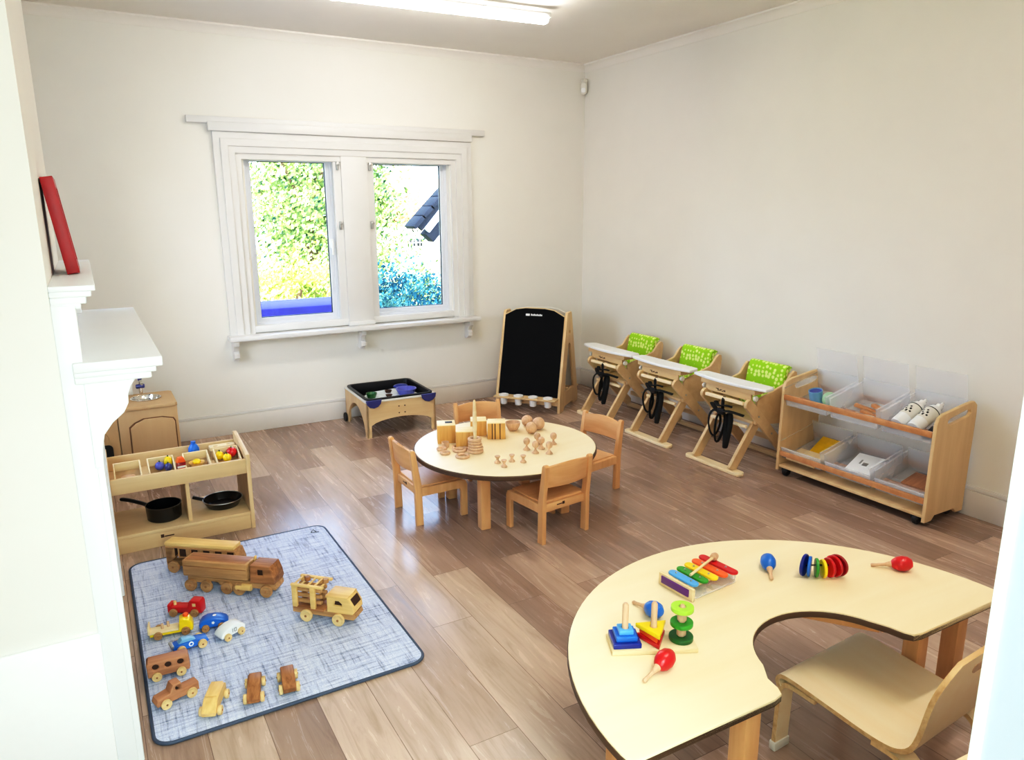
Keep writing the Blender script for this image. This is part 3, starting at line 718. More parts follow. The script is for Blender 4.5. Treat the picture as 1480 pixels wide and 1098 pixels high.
def vehicle(name, label, cat, pos, heading, w, prof, bodymat, wheels, r, wt, wheelmat, holes=(), group=None, extra=None, inset=0):
    v = thing(name, label, cat, (*pos, MZ-.0005), heading, group)
    b = MB(); b.plate([prof]+list(holes), w, XZ, .004); bd = finish(b, 'body', bodymat, v)
    if holes:
        b = MB()
        for hpts in holes:
            c = (sum(p[0] for p in hpts)/len(hpts), sum(p[1] for p in hpts)/len(hpts))
            b.plate([[(c[0]+(p[0]-c[0])*1.04, c[1]+(p[1]-c[1])*1.04) for p in hpts]], max(w-.016, .004), XZ, .0005)
        finish(b, 'window_recess', 'hole', bd)
    for x in wheels:
        for s in (-1, 1):
            b = MB(); y = s*(w/2+wt/2-inset)
            b.lathe([(0, -wt/2), (r*.55, -wt/2), (r*.6, -wt/2+.0015), (r*.92, -wt/2), (r, -wt/2+.002), (r, wt/2-.002), (r*.92, wt/2), (r*.6, wt/2-.0015), (r*.55, wt/2), (0, wt/2)], 22, T(x, y, r) @ R3(PI/2))
            wh = finish(b, 'wheel', wheelmat, v)
            b = MB(); b.cyl(r*.2, wt+.005, T(x, y+.5*(wt+.005), r) @ R3(PI/2), 10, .001); finish(b, 'axle_pin', 'toydark', wh)
    if extra: extra(v)
    return v
def sq(x, z, s, t=None): t = t or s; return [(x-s/2, z-t/2), (x+s/2, z-t/2), (x+s/2, z+t/2), (x-s/2, z+t/2)]
GBT = 'large wooden toy trucks on the mat'
# bus at the back
def bus_extra(v):
    b = MB(); b.box((-.185, -.034, .118), (.155, .034, .14), .008); finish(b, 'roof', 'toyblond', v)
    b = MB(); b.box((.155, -.035, .03), (.172, .035, .05), .004); finish(b, 'bumper', 'toydark', v)
vehicle('toy_bus', 'long wooden toy bus parked behind the wooden lorry', 'toy bus', (-3.622, -2.207), rad(-39), .07,
        [(-.18, .028), (.165, .028), (.178, .04), (.175, .075), (.16, .12), (-.18, .12)], 'toy', (-.14, .125), .027, .016, 'wheeldark',
        [sq(-.155+.058*i, .092, .034, .038) for i in range(6)], GBT, bus_extra)
# articulated lorry
def lorry_extra(v):
    b = MB(); b.box((-.215, -.043, .066), (.085, .043, .138), .005); b.mi = 1; b.box((-.205, -.033, .136), (.075, .033, .1395), .001); tr = finish(b, 'trailer_box', ['toy', 'toydark'], v)
    b = MB(); b.box((-.212, -.0445, .112), (.082, .0445, .116), .001); finish(b, 'plank_line', 'toydark', tr)
    b = MB(); b.plate([[(.095, .058), (.205, .058), (.21, .07), (.205, .10), (.19, .138), (.10, .138)], sq(.143, .108, .026)], .085, XZ, .004); cab = finish(b, 'cab', 'toydark', v)
    b = MB(); b.plate([sq(.143, .108, .028)], .07, XZ, .0005); finish(b, 'window_recess', 'hole', cab)
    b = MB(); b.box((.085, .02, .06), (.094, .034, .15), .003); finish(b, 'exhaust', 'toyblond', v)
    for s in (-1, 1):
        b = MB(); b.cyl(.015, .07, T(.03, s*.04, .036) @ R3(0, PI/2, 0), 16, .002); finish(b, 'fuel_tank', 'toyblond', v)
vehicle('toy_lorry', 'wooden articulated toy lorry with a box trailer in front of the bus', 'toy lorry', (-3.545, -2.452), rad(-40), .07,
        [(-.20, .035), (-.10, .035), (-.09, .045), (-.06, .045), (-.05, .03), (.12, .03), (.205, .028), (.212, .04), (.208, .06), (-.20, .063)], 'toy', (-.182, -.108, -.012, .045, .168), .0265, .016, 'wheeldark', group=GBT, extra=lorry_extra)
# pumper truck with ladder rack
def pump_extra(v):
    b = MB(); b.box((-.135, -.04, .045), (.0, .04, .058), .003); finish(b, 'bed', 'toydark', v)
    for x in (-.125, -.045):
        for y in (-.043, .029):
            b = MB(); b.box((x-.011, y, .055), (x+.011, y+.014, .148), .003); finish(b, 'rack_post', 'toyblond', v)
    b = MB(); b.box((-.138, -.045, .145), (.004, -.03, .155), .003); b.box((-.138, .03, .145), (.004, .045, .155), .003)
    for i in range(5): b.box((-.125+.029*i-.004, -.035, .148), (-.125+.029*i+.004, .035, .153), .001)
    finish(b, 'ladder', 'toyblond', v)
    b = MB()
    for z in (.075, .1, .125): b.cyl(.009, .12, T(-.135, -.02, z) @ R3(0, PI/2, 0), 12, .002); b.cyl(.009, .12, T(-.135, .02, z) @ R3(0, PI/2, 0), 12, .002)
    finish(b, 'hose_roll', 'toy', v)
    for x, mt in ((-.085, 'toydark'), (-.005, 'toy')):
        b = MB(); b.cyl(.012, .018, T(x, .0, .153), 16, .003); finish(b, 'light_knob', mt, v)
    b = MB(); b.plate([[(.015, .05), (.125, .05), (.132, .06), (.13, .085), (.11, .118), (.015, .118)], [(.045, .082), (.08, .082), (.08, .092), (.068, .102), (.05, .102)]], .078, XZ, .004); cab = finish(b, 'cab', 'toyblond', v)
    b = MB(); b.plate([[(.044, .081), (.081, .081), (.081, .092), (.069, .103), (.049, .103)]], .06, XZ, .0005); finish(b, 'window_recess', 'hole', cab)
    b = MB(); b.box((-.0075, -.028, -.016), (.0015, .028, .016), .002, T(.122, 0, .098) @ R3(0, rad(-28), 0)); finish(b, 'windscreen', 'hole', cab)
    b = MB(); b.box((.012, -.042, .114), (.108, .042, .123), .003); finish(b, 'cab_roof', 'toyblond', cab)
vehicle('toy_fire_engine', 'blond wooden toy fire engine with ladder rack near the mat edge', 'toy fire engine', (-3.262, -2.888), rad(-45), .074,
        [(-.14, .028), (.125, .026), (.135, .035), (.13, .052), (-.14, .052)], 'toy', (-.075, .065), .0255, .014, 'wheel', group=GBT, extra=pump_extra)
GC = 'small painted toy cars on the mat'
WH = 'wheeldark'
def red_extra(v):
    b = MB(); b.plate([sq(.042, .048, .014, .014)], .046, XZ, .001); finish(b, 'window', 'wheel', v)
    b = MB(); b.box((-.062, -.015, .036), (.012, .015, .0375), .0005); finish(b, 'load_bed', 'dred', v)
    b = MB(); b.cyl(.006, .018, T(-.045, 0, .036), 10); finish(b, 'bed_peg', 'wheel', v)
vehicle('toy_truck', 'small red painted toy pickup truck in front of the lorry', 'toy truck', (-3.752, -2.558), rad(-31), .044,
        [(-.068, .012), (.07, .012), (.07, .05), (.064, .064), (.028, .066), (.018, .058), (.014, .038), (-.05, .038), (-.054, .046), (-.068, .046)], 'red', (-.042, .044), .0165, .011, WH, group=GC, extra=red_extra)
def yel_extra(v):
    b = MB(); b.box((-.088, -.026, .022), (.018, .026, .028), .002); finish(b, 'flat_bed', 'crate', v)
    b = MB(); b.box((-.09, -.026, .022), (-.084, .026, .055), .002); finish(b, 'tailboard', 'crate', v)
    b = MB(); b.cyl(.005, .022, T(-.04, 0, .027), 10); b.cyl(.005, .022, T(-.02, .01, .027), 10); finish(b, 'bed_peg', 'looseparts', v)
    b = MB(); b.cyl(.011, .014, T(.045, 0, .062) , 14, .004); finish(b, 'driver_cap', 'orange', v)
vehicle('toy_truck', 'yellow toy truck with a pale flat bed, left of the blue car', 'toy truck', (-3.812, -2.69), rad(-8), .046,
        [(-.085, .01), (.066, .01), (.07, .02), (.068, .04), (.058, .058), (.036, .066), (.022, .06), (.018, .022), (-.085, .022)], 'yellow', (-.055, .042), .0155, .011, WH, group=GC, extra=yel_extra)
beetle = lambda s=1: [(-.05*s, .012), (.05*s, .012), (.054*s, .022), (.048*s, .034), (.03*s, .044), (.005, .05), (-.022*s, .049), (-.04*s, .042), (-.052*s, .028)]
def star(v):
    b = MB(); b.cyl(.007, .001, T(.005, 0, .0497), 12, .0002); b.plate([circ(.006, 5, 0, .032)], .0535, XZ, .0003); finish(b, 'white_badge', 'white', v)
vehicle('toy_car', 'rounded bright blue toy car beside the white car', 'toy car', (-3.672, -2.722), rad(-12), .05, beetle(), 'blue', (-.028, .03), .0145, .011, WH, group=GC, extra=star)
def num(v):
    b = MB(); b.plate([rrect(.012, .016, .003, 4, -.006, .03), rrect(.006, .010, .002, 4, -.006, .03)], .0525, XZ, .0003)
    b.box((.004, -.026, .023), (.007, .026, .038), .0002); finish(b, 'race_number', 'steel', v)
vehicle('toy_car', 'rounded white toy car with a number on its side', 'toy car', (-3.626, -2.815), rad(205), .05, beetle(), 'white', (-.028, .03), .0145, .011, 'wheel', group=GC, extra=num)
def racer(v):
    b = MB(); b.plate([[(-.048, .034), (.02, .034), (.0, .048), (-.03, .05)]], .03, XZ, .003); finish(b, 'cockpit', 'sky', v)
    b = MB(); b.plate([circ(.009, 16, -.002, .027), circ(.005, 16, -.002, .027)], .0475, XZ, .0003); finish(b, 'race_number', 'white', v)
    b = MB(); b.box((-.072, -.02, .03), (-.06, .02, .04), .002); finish(b, 'spoiler', 'steel', v)
vehicle('toy_car', 'pale blue toy racing car with a round white badge', 'toy car', (-3.77, -2.828), rad(8), .044, [(-.062, .012), (.045, .010), (.062, .018), (.058, .028), (.02, .036), (-.05, .038), (-.064, .03)], 'blue', (-.038, .036), .0165, .012, 'wheel', group=GC, extra=racer)
GW = 'small natural wood toy vehicles on the mat'
vehicle('toy_bus', 'small cherry-wood toy bus with three round windows at the mat left edge', 'toy bus', (-3.857, -2.962), rad(-4), .05,
        [(-.066, .014), (.066, .014), (.07, .024), (.066, .066), (.06, .07), (-.062, .07), (-.068, .064)], 'toypink', (-.038, .04), .0165, .010, 'wheel', [circ(.011, 14, -.04, .05), circ(.011, 14, 0, .05), circ(.011, 14, .04, .05)], GW)
vehicle('toy_truck', 'wooden toy pickup with round window, in front of the small bus', 'toy truck', (-3.85, -3.13), rad(197), .042,
        [(-.07, .014), (.068, .014), (.072, .024), (.066, .04), (.025, .046), (.014, .07), (-.012, .07), (-.018, .042), (-.07, .042)], 'toypink', (-.042, .042), .0175, .010, 'wheel', [circ(.009, 14, -.002, .055)], GW)
def wag(v):
    b = MB(); b.box((-.05, -.019, .0565), (.028, .019, .06), .002); finish(b, 'roof_panel', 'toyblond', v)
vehicle('toy_car', 'blond wooden toy estate car pointing towards the camera', 'toy car', (-3.745, -3.232), rad(-113), .046,
        [(-.066, .014), (.07, .014), (.073, .028), (.062, .036), (.034, .055), (-.045, .057), (-.066, .042)], 'toyblond', (-.042, .042), .0155, .012, 'wheel', group=GW, extra=wag)
vehicle('toy_car', 'striped brown wooden toy car, second from right at the mat front', 'toy car', (-3.617, -3.232), rad(-104), .042,
        [(-.066, .014), (.07, .014), (.072, .028), (.06, .036), (.03, .042), (.012, .056), (-.03, .056), (-.05, .042), (-.066, .038)], 'toydark', (-.042, .045), .0165, .012, 'wheel', group=GW)
vehicle('toy_car', 'brown wooden toy car farthest right along the mat front', 'toy car', (-3.508, -3.245), rad(-98), .044,
        [(-.058, .014), (.06, .014), (.062, .03), (.05, .038), (.02, .054), (-.035, .056), (-.058, .04)], 'toydark', (-.036, .038), .0165, .012, 'wheel', group=GW)

# ------------------------------------------------------------------ market-stall shelf unit with crates, pans
UX0, UX1, UY0, UY1 = -3.985, -3.335, -1.81, -1.46
su = thing('shelf_unit', 'low birch open shelf unit with a display tray beside the fireplace', 'shelf', (0, 0, 0))
for x in (UX0, UX1-.02):
    b = MB(); b.plate([[(UY0, 0), (UY1, 0), (UY1, .435), (UY1-.03, .437), (UY0+.0, .40), (UY0-.004, .385)]], .02, T(x+.01, 0, 0) @ YZ, .002); finish(b, 'side_panel', 'birchz', su)
b = MB(); b.box((UX0+.02, UY0, .075), (UX1-.02, UY1, .093), .002); finish(b, 'shelf_board', 'birch', su)
b = MB(); b.box((UX0+.02, UY0+.004, 0), (UX1-.02, UY0+.022, .078), .002); pl = finish(b, 'plinth', 'birch', su)
b = MB(); b.box((-3.78, UY0+.0035, .045), (-3.765, UY0+.0045, .062), .0002); b.box((-3.763, UY0+.0035, .047), (-3.72, UY0+.0045, .053), .0002); finish(b, 'maker_mark', 'hole', pl)
b = MB(); b.box((UX0+.02, UY0+.02, .305), (UX1-.02, UY1, .319), .002); finish(b, 'tray_base', 'birch', su)
b = MB(); b.box((UX0+.02, UY0, .302), (UX1-.02, UY0+.018, .378), .002); finish(b, 'tray_front', 'birch', su)
b = MB(); b.box((UX0+.02, UY1-.016, .30), (UX1-.02, UY1, .392), .002); finish(b, 'tray_back', 'birch', su)
b = MB(); b.box((-3.645, UY0+.03, .09), (-3.627, UY1, .307), .002); finish(b, 'divider', 'birchz', su)
GCr = 'pale wooden crates in the display tray'
def crate(x, lab):
    c = thing('wooden_crate', lab, 'crate', (x, -1.69, .3385), 0, GCr, rot=(rad(14), 0, 0))
    b = MB(); w, d, h = .06, .075, .05
    b.box((-w, -d, 0), (w, d, .004), .001); finish(b, 'crate_base', 'kitchen', c)
    for nm, lo, hi in (('crate_end', (-w, -d, 0), (w, -d+.006, h*.8)), ('crate_end', (-w, d-.006, 0), (w, d, h)), ('crate_side', (-w, -d+.006, 0), (-w+.006, d-.006, h)), ('crate_side', (w-.006, -d+.006, 0), (w, d-.006, h))):
        b = MB(); b.box(lo, hi, .001); finish(b, nm, 'crate', c)
    b = MB(); b.plate([rrect(.035, .012, .0059)], .0066, T(0, -d+.003, .026) @ XZ, .0003); finish(b, 'grip_slot', 'hole', c)
    return c
for x, lab in ((-3.885, 'leftmost wooden crate in the tray, nearly empty'), (-3.735, 'wooden crate holding a purple ball and yellow pepper'), (-3.572, 'wooden crate holding a round yellow dish, beside the red carton'), (-3.425, 'rightmost wooden crate, holding lemons and a tomato')): crate(x, lab)
CZ = .35
def food(name, label, cat, loc, prof, mat, scale=(1, 1, 1), rot=None, top=None):
    t = thing(name, label, cat, loc, 0, 'play food in the display tray', rot)
    b = MB(); b.lathe(prof, 20, Matrix.Diagonal((*scale, 1))); finish(b, 'flesh', mat, t)
    b = MB(); b.lathe([(0, prof[-1][1]-.002), (.0035, prof[-1][1]-.002), (.003, prof[-1][1]+.006), (0, prof[-1][1]+.007)], 8); finish(b, 'stalk', top or 'dgreen', t)
R_ = lambda r, k=1: [(r*math.sin(PI*i/10), r*k*(1-math.cos(PI*i/10))) for i in range(11)]
food('toy_plum', 'purple-blue play plum in the second crate', 'play food', (-3.742, -1.68, CZ), R_(.022), 'violet')
food('toy_aubergine', 'dark play aubergine behind the purple plum', 'play food', (-3.705, -1.70, CZ-.006), R_(.018, 1.2), 'navy')
food('toy_pepper', 'yellow play pepper standing in the second crate', 'play food', (-3.70, -1.655, CZ+.004), R_(.02, 1.35), 'yellow')
food('toy_lemon', 'yellow play lemon at the back left of the right crate', 'play food', (-3.458, -1.665, CZ), R_(.021, 1.1), 'yellow')
food('toy_lemon', 'yellow play lemon at the front of the right crate', 'play food', (-3.428, -1.705, CZ-.004), R_(.022), 'yellow')
food('toy_tomato', 'red play tomato in the right crate', 'play food', (-3.398, -1.66, CZ+.004), R_(.027, .95), 'red')
b = MB(); b.lathe([(0, 0), (.028, 0), (.036, .01), (.038, .02), (.033, .016), (.02, .01), (0, .012)], 24); d = thing('toy_dish', 'round yellow play dish with a dark rim in the third crate', 'play food', (-3.572, -1.69, CZ-.004), 0, 'play food in the display tray'); finish(b, 'dish', 'toyblond', d)
b = MB(); b.ball(.021, T(0, 0, .022) @ Matrix.Diagonal((1, 1, .7, 1))); finish(b, 'filling', 'yellow', d)
b = MB(); b.lathe([(0, 0), (.03, 0), (.032, .004), (.02, .009), (0, .010)], 20); single(b, 'toy_biscuit', 'looseparts', 'pale round play biscuit in the leftmost crate', 'play food', (-3.885, -1.69, CZ-.006), group='play food in the display tray')
# carton and bottle
ca = thing('juice_carton', 'red and orange play carton standing between two crates', 'carton', (-3.650, -1.735, .320), rad(8))
b = MB(); b.box((-.02, -.018, 0), (.02, .018, .075), .003); finish(b, 'carton_body', 'dred', ca)
b = MB(); b.box((-.0205, -.0188, .012), (.0205, -.0178, .058), .0002); finish(b, 'carton_label', 'cream', ca)
b = MB(); b.box((-.0208, -.0192, .022), (.0208, -.0188, .03), .0001); b.box((-.0208, -.0192, .042), (.0208, -.0188, .048), .0001); finish(b, 'label_band', 'red', ca)
b = MB(); b.plate([[(-.021, .075), (.021, .075), (.012, .098), (-.012, .098)]], .036, XZ, .002); finish(b, 'carton_cap', 'orange', ca)
bo = thing('milk_bottle', 'blue capped white play bottle behind the third crate', 'bottle', (-3.565, -1.535, .320))
b = MB(); b.lathe([(0, 0), (.025, 0), (.027, .004), (.027, .055), (.02, .06), (0, .06)], 20); finish(b, 'bottle_body', 'white', bo)
b = MB(); b.lathe([(0, .058), (.028, .055), (.027, .075), (.018, .092), (.012, .098), (.012, .112), (0, .113)], 20); finish(b, 'bottle_top', 'blue', bo)
b = MB(); b.ball(.008, T(-.006, -.0245, .04) @ Matrix.Diagonal((1, .4, 1, 1)), 12); finish(b, 'label_spot', 'navy', bo)
eg = thing('egg_tray', 'cream play egg tray at the back of the display tray', 'egg tray', (-3.425, -1.53, .320), 0)
b = MB(); b.plate([rrect(.13, .055, .01)]+[circ(.012, 16, x, 0) for x in (-.032, .032)], .02, T(0, 0, .058), .002); finish(b, 'tray_top', 'crate', eg)
b = MB(); b.box((-.06, -.024, 0), (.06, .024, .05), .004); finish(b, 'tray_foot', 'kitchen', eg)
b = MB(); b.lathe([(0, 0), (.016, 0), (.018, .004), (.018, .05), (.01, .062), (.009, .075), (0, .076)], 18); single(b, 'brown_bottle', 'hole', 'small dark brown bottle in the right end of the display tray', 'bottle', (-3.375, -1.60, .320))
# pans
pn = thing('saucepan', 'black enamel toy saucepan on the lower left shelf', 'saucepan', (-3.745, -1.665, .0935), 0)
b = MB(); b.lathe([(0, 0), (.074, 0), (.08, .006), (.083, .072), (.085, .075), (.080, .075), (.076, .01), (0, .008)], 40); finish(b, 'pot', 'pan', pn)
b = MB(); b.tube(smooth([(-.066, .045, .062), (-.10, .075, .072), (-.15, .11, .085), (-.185, .135, .088)]), [.007, .009, .010, .010, .010, .010, .010, .010, .010, .008], 10); finish(b, 'handle', 'black', pn)
fp2 = thing('frying_pan', 'black toy frying pan with a pale rim on the lower right shelf', 'frying pan', (-3.462, -1.65, .0935), 0)
b = MB(); b.lathe([(0, 0), (.07, 0), (.078, .004), (.098, .04), (.0945, .042), (.074, .008), (0, .006)], 44); finish(b, 'pan_body', 'pan', fp2)
b = MB(); b.torus(.0975, .0022, T(0, 0, .0415), 44, 8); finish(b, 'rim', 'steel', fp2)
b = MB(); b.tube(smooth([(-.088, .03, .038), (-.115, .042, .046), (-.138, .055, .052)]), .009, 10); finish(b, 'handle', 'black', fp2)

# ------------------------------------------------------------------ play kitchen in the alcove
KX0, KX1, KY0, KY1, KH = -4.32, -3.57, -.885, -.535, .5
pk = thing('play_kitchen', 'brown board play kitchen with sink standing in the alcove behind the fireplace', 'play kitchen', (0, 0, 0))
SEAM = -3.888
b = MB(); b.box((SEAM, KY0, 0), (KX1, KY1, KH-.02), .003); finish(b, 'sink_cabinet', 'kitchen', pk)
b = MB(); b.box((KX0, KY0+.004, 0), (SEAM-.003, KY1, KH-.02), .003); finish(b, 'stove_cabinet', 'kitchen', pk)
b = MB()
SX_, SY_ = -3.722, -.69
b.plate([[(KX0, KY0-.006), (KX1-.01, KY0-.006), (KX1+.003, KY0+.006), (KX1+.003, KY1-.02), (KX1-.015, KY1), (KX0, KY1)], circ(.078, 32, SX_, SY_)], .022, T(0, 0, KH-.011), .003); finish(b, 'countertop', 'kitchen', pk)
b = MB(); b.lathe([(.086, .002), (.086, .005), (.078, .006), (.074, 0), (.07, -.018), (0, -.019)], 36, T(SX_, SY_, KH)); sk = finish(b, 'sink', 'chrome', pk)
b = MB(); b.cyl(.01, .05, T(SX_-.015, KY1+.03-.05, KH), 14); b.tube(smooth([(SX_-.015, KY1-.02, KH+.04), (SX_-.015, KY1-.02, KH+.075), (SX_-.012, KY1-.045, KH+.09), (SX_-.01, KY1-.085, KH+.075)]), .0085, 10); tp = finish(b, 'tap', 'chrome', pk)
b = MB(); b.cyl(.014, .05, T(SX_-.042, KY1-.02, KH+.05) @ R3(0, PI/2, 0), 14, .004); b.cyl(.012, .03, T(SX_-.015, KY1-.02, KH+.085), 14, .004); finish(b, 'tap_handle', 'navy', tp)
# sink door with arched top and its groove
ad = [(SEAM+.055, .03), (KX1-.02, .03), (KX1-.02, .385), (KX1-.03, .405), (KX1-.09, .42), (-3.75, .42), (SEAM+.09, .40), (SEAM+.06, .375)]
b = MB(); b.plate([ad], .014, T(0, KY0-.003, 0) @ XZ, .004); finish(b, 'cupboard_door', 'kitchen', pk)
b = MB(); b.plate([[(x+(.006 if x > -3.73 else -.008), z+(.006 if z > .2 else -.004)) for x, z in ad]], .004, T(0, KY0-.0005, 0) @ XZ, .0005); finish(b, 'door_gap', 'kitchendark', pk)
b = MB(); b.plate([rrect(.26, .34, .04)], .012, T(-4.075, KY0+.0, .20) @ XZ, .004); od = finish(b, 'oven_door', 'kitchen', pk)
b = MB(); b.plate([rrect(.14, .17, .025)], .004, T(-4.0, KY0-.0065, .21) @ XZ, .0005); finish(b, 'oven_window', 'black', od)
for x in (-3.955, -4.06, -4.165):
    b = MB(); b.cyl(.018, .014, T(x, KY0+.004, .435) @ R3(PI/2), 20, .003); kn = finish(b, 'control_knob', 'kitchendark', pk)
    b = MB(); b.cyl(.009, .006, T(x, KY0-.01, .435) @ R3(PI/2), 14, .002); finish(b, 'knob_cap', 'kitchen', kn)
b = MB(); b.box((-4.0, KY1-.02, KH), (SX_-.06, KY1, KH+.07), .004); finish(b, 'splashback', 'cream', pk)

# ------------------------------------------------------------------ sensory tray table under the window
SA = rad(-2)
sn = thing('sensory_table', 'low birch sensory tray table on wheels under the window', 'sensory table', (-2.325, -.645, 0), SA)
LW, LD, SHT = .53, .555, .265     # local x along the front, y to the back
b = MB()
def arched(L, top, foot, rise):
    p = [(0, 0), (foot, 0)]; n = 14
    return p+[(foot+.0+(L-2*foot)*i/n, rise[0]+(rise[1]-rise[0])*math.sin(PI*i/n)**.6) for i in range(n+1)]+[(L-foot, 0), (L, 0), (L, top), (0, top)]
b.plate([arched(LW, SHT, .035, (.09, .135))], .018, T(0, .009, 0) @ XZ, .003); finish(b, 'front_panel', 'birch', sn)
b = MB(); b.plate([arched(LW, SHT, .035, (.09, .135))], .018, T(0, LD-.009, 0) @ XZ, .003); finish(b, 'back_panel', 'birch', sn)
for x in (.009, LW-.009):
    b = MB(); b.plate([arched(LD, SHT, .05, (.03, .20))], .018, T(x, 0, 0) @ YZ, .003); finish(b, 'side_panel', 'birchz', sn)
b = MB(); b.plate([rrect(LW+.012, LD+.012, .02, 6, LW/2, LD/2), rrect(LW-.03, LD-.03, .02, 6, LW/2, LD/2)], .014, T(0, 0, SHT+.004), .003); finish(b, 'rim', 'cream', sn)
# black tray
b = MB()
def ringtray(w, d, r, z0, z1, th, fl):
    b.plate([rrect(w, d, r), rrect(w-.045, d-.045, r*.8)], .014, T(LW/2, LD/2, z1), .004)
    b.plate([rrect(w-.035, d-.035, r*.85), rrect(w-.047, d-.047, r*.8)], z1-z0, T(LW/2, LD/2, (z0+z1)/2), .001)
    b.plate([rrect(w-.04, d-.04, r*.85)], .006, T(LW/2, LD/2, z0), .001)
ringtray(LW-.01, LD-.01, .05, SHT-.075, SHT+.017, 0, 0); finish(b, 'tray', 'black', sn)
for x in (.055, LW-.055):
    b = MB(); b.plate([[(-.058, .03), (.058, .03), (.052, .0), (.03, -.022), (0, -.03), (-.03, -.022), (-.052, 0)]], .02, T(x, -.008, SHT-.012) @ XZ, .006); finish(b, 'corner_clip', 'navy', sn)
for x in (-.012, LW+.012):
    b = MB(); b.cyl(.035, .018, T(x-.009, LD-.02, .035) @ R3(0, PI/2, 0), 24, .004); finish(b, 'wheel', 'rubber', sn)
b = MB()
for x in (LW/2-.02, LW/2+.025):
    for z in (.165, .215): b.cyl(.005, .004, T(x, .001, z) @ R3(PI/2), 10, .001)
finish(b, 'bolt_head', 'hole', sn)
sm = T(-2.325, -.645, 0) @ R3(0, 0, SA)
def on_sens(x, y, z): return tuple(sm @ Vector((x, y, z)))
b = MB()   # white foam spread over the tray floor
ptsf = [(.07, .09), (.2, .06), (.32, .08), (.42, .08), (.47, .2), (.46, .36), (.38, .44), (.25, .42), (.14, .40), (.07, .30), (.06, .2)]
b.plate([ptsf], .05, I4, .012); tag(finish(b, 'foam', 'foam', None, on_sens(0, 0, SHT-.045), (0, 0, SA)), 'white foam spread across the black sensory tray', 'foam', kind='stuff')
def dishy(lab, x, y, r, mt, nm, cat, h=.03):
    b = MB(); b.lathe([(0, 0), (r*.7, 0), (r, h), (r*.9, h), (r*.62, .005), (0, .005)], 22); single(b, nm, mt, lab, cat, on_sens(x, y, SHT-.0185))
dishy('small dark green bowl at the left of the sensory tray', .11, .22, .042, 'dgreen', 'toy_bowl', 'bowl', .035)
dishy('small brown dish at the back of the foam', .27, .31, .028, 'hole', 'toy_dish', 'dish', .018)
dishy('small brown dish nearest the front of the foam', .235, .19, .026, 'hole', 'toy_dish', 'dish', .014)
dishy('large blue-violet bowl at the right of the sensory tray', .375, .20, .08, 'violet', 'toy_bowl', 'bowl', .045)
b = MB(); b.ball(.06, Matrix.Diagonal((1.0, .7, .28, 1))); single(b, 'toy_boat', 'dblue', 'dark blue toy boat behind the violet bowl in the tray', 'toy boat', on_sens(.40, .40, SHT-.0), SA)

# ------------------------------------------------------------------ easel
EW, ED = .56, .50
ea = thing('blackboard_easel', 'birch A-frame easel with a blackboard in the far corner', 'easel', (-1.118, -.365, 0), math.atan2(-.44, .35))
Htop = .80
for x in (.012, EW-.012):
    outer = [(0, .0), (.10, 0), (.13, .03), (ED-.15, .03), (ED-.12, 0), (ED, 0), (ED, .06), (ED/2+.055, Htop-.02), (ED/2+.04, Htop-.005), (ED/2-.045, Htop-.005), (ED/2-.06, Htop-.02), (0, .12)]
    # keep A-frame outline: front edge nearly straight
    h1 = [(.13, .15), (ED-.11, .15), (ED/2+.035, .52), (ED/2+.015, .54), (ED/2-.02, .54), (ED/2-.035, .52)]
    h2 = rrect(.06, .03, .014, 4, ED/2, .63)
    b = MB(); b.plate([outer, h1, h2], .022, T(x, 0, 0) @ YZ, .003); finish(b, 'side_frame', 'birchz', ea)
tl = math.atan2(ED/2-.06-.015, Htop-.12)    # board tilt
bm_ = T(EW/2, .012, .125) @ R3(-tl, 0, 0)
BW, BH = EW-.05, .715
bp = [(-BW/2, 0), (BW/2, 0), (BW/2, BH-.06), (BW/2-.09, BH-.012), (BW/2-.17, BH), (-BW/2+.17, BH), (-BW/2+.09, BH-.012), (-BW/2, BH-.06)]
b = MB(); b.plate([[(x*1.015, z if z < .1 else z+.008) for x, z in bp]], .012, T(0, .008, 0) @ XZ, .002); finish(b, 'board_frame', 'birch', ea, mtx=bm_)
b = MB(); b.plate([bp], .008, XZ, .002); bd = finish(b, 'blackboard_panel', 'blackboard', ea, mtx=bm_)
b = MB(); b.box((-.075, -.009, BH-.062), (-.04, -.004, BH-.044), .002)
for i in range(8): b.box((-.03+.0125*i, -.009, BH-.06), (-.0205+.0125*i, -.004, BH-.044-.004*(i % 2)), .001)
finish(b, 'maker_lettering', 'white', bd)
b = MB(); b.plate([rrect(EW-.03, .10, .004, 3, EW/2, -.035)]+[circ(.034, 24, .09+.127*i, -.038) for i in range(4)], .014, T(0, 0, .118), .003); b.box((.02, -.0, .06), (EW-.02, .015, .12), .003); finish(b, 'pot_shelf', 'birch', ea)
b = MB(); b.plate([rrect(EW-.03, .10, .004, 3, EW/2, ED+.02)], .014, T(0, 0, .118), .003); b.box((.02, ED/2-.01, .145), (EW-.02, ED/2+.03, .16), .003); finish(b, 'rear_shelf', 'birch', ea)
b = MB(); b.plate([bp], .012, XZ, .002); finish(b, 'rear_board', 'cream', ea, mtx=T(EW/2, ED-.012, .125) @ R3(tl, 0, 0))
em = T(-1.118, -.365, 0) @ R3(0, 0, math.atan2(-.44, .35))
for i, w in enumerate(('leftmost', 'second from left', 'third from left', 'rightmost')):
    p = thing('paint_pot', f'white plastic paint pot, {w} in the easel shelf', 'pot', tuple(em @ Vector((.09+.127*i, -.038, .055))), 0, 'white paint pots in the easel shelf')
    b = MB(); b.lathe([(0, 0), (.024, 0), (.027, .003), (.032, .07), (.030, .07), (.025, .005), (0, .005)], 22); finish(b, 'pot_body', 'whitetray', p)
    b = MB(); b.lathe([(0, .07), (.040, .0705), (.041, .073), (.040, .08), (.03, .083), (.028, .079), (0, .078)], 22); finish(b, 'pot_lid', 'whitetray', p)

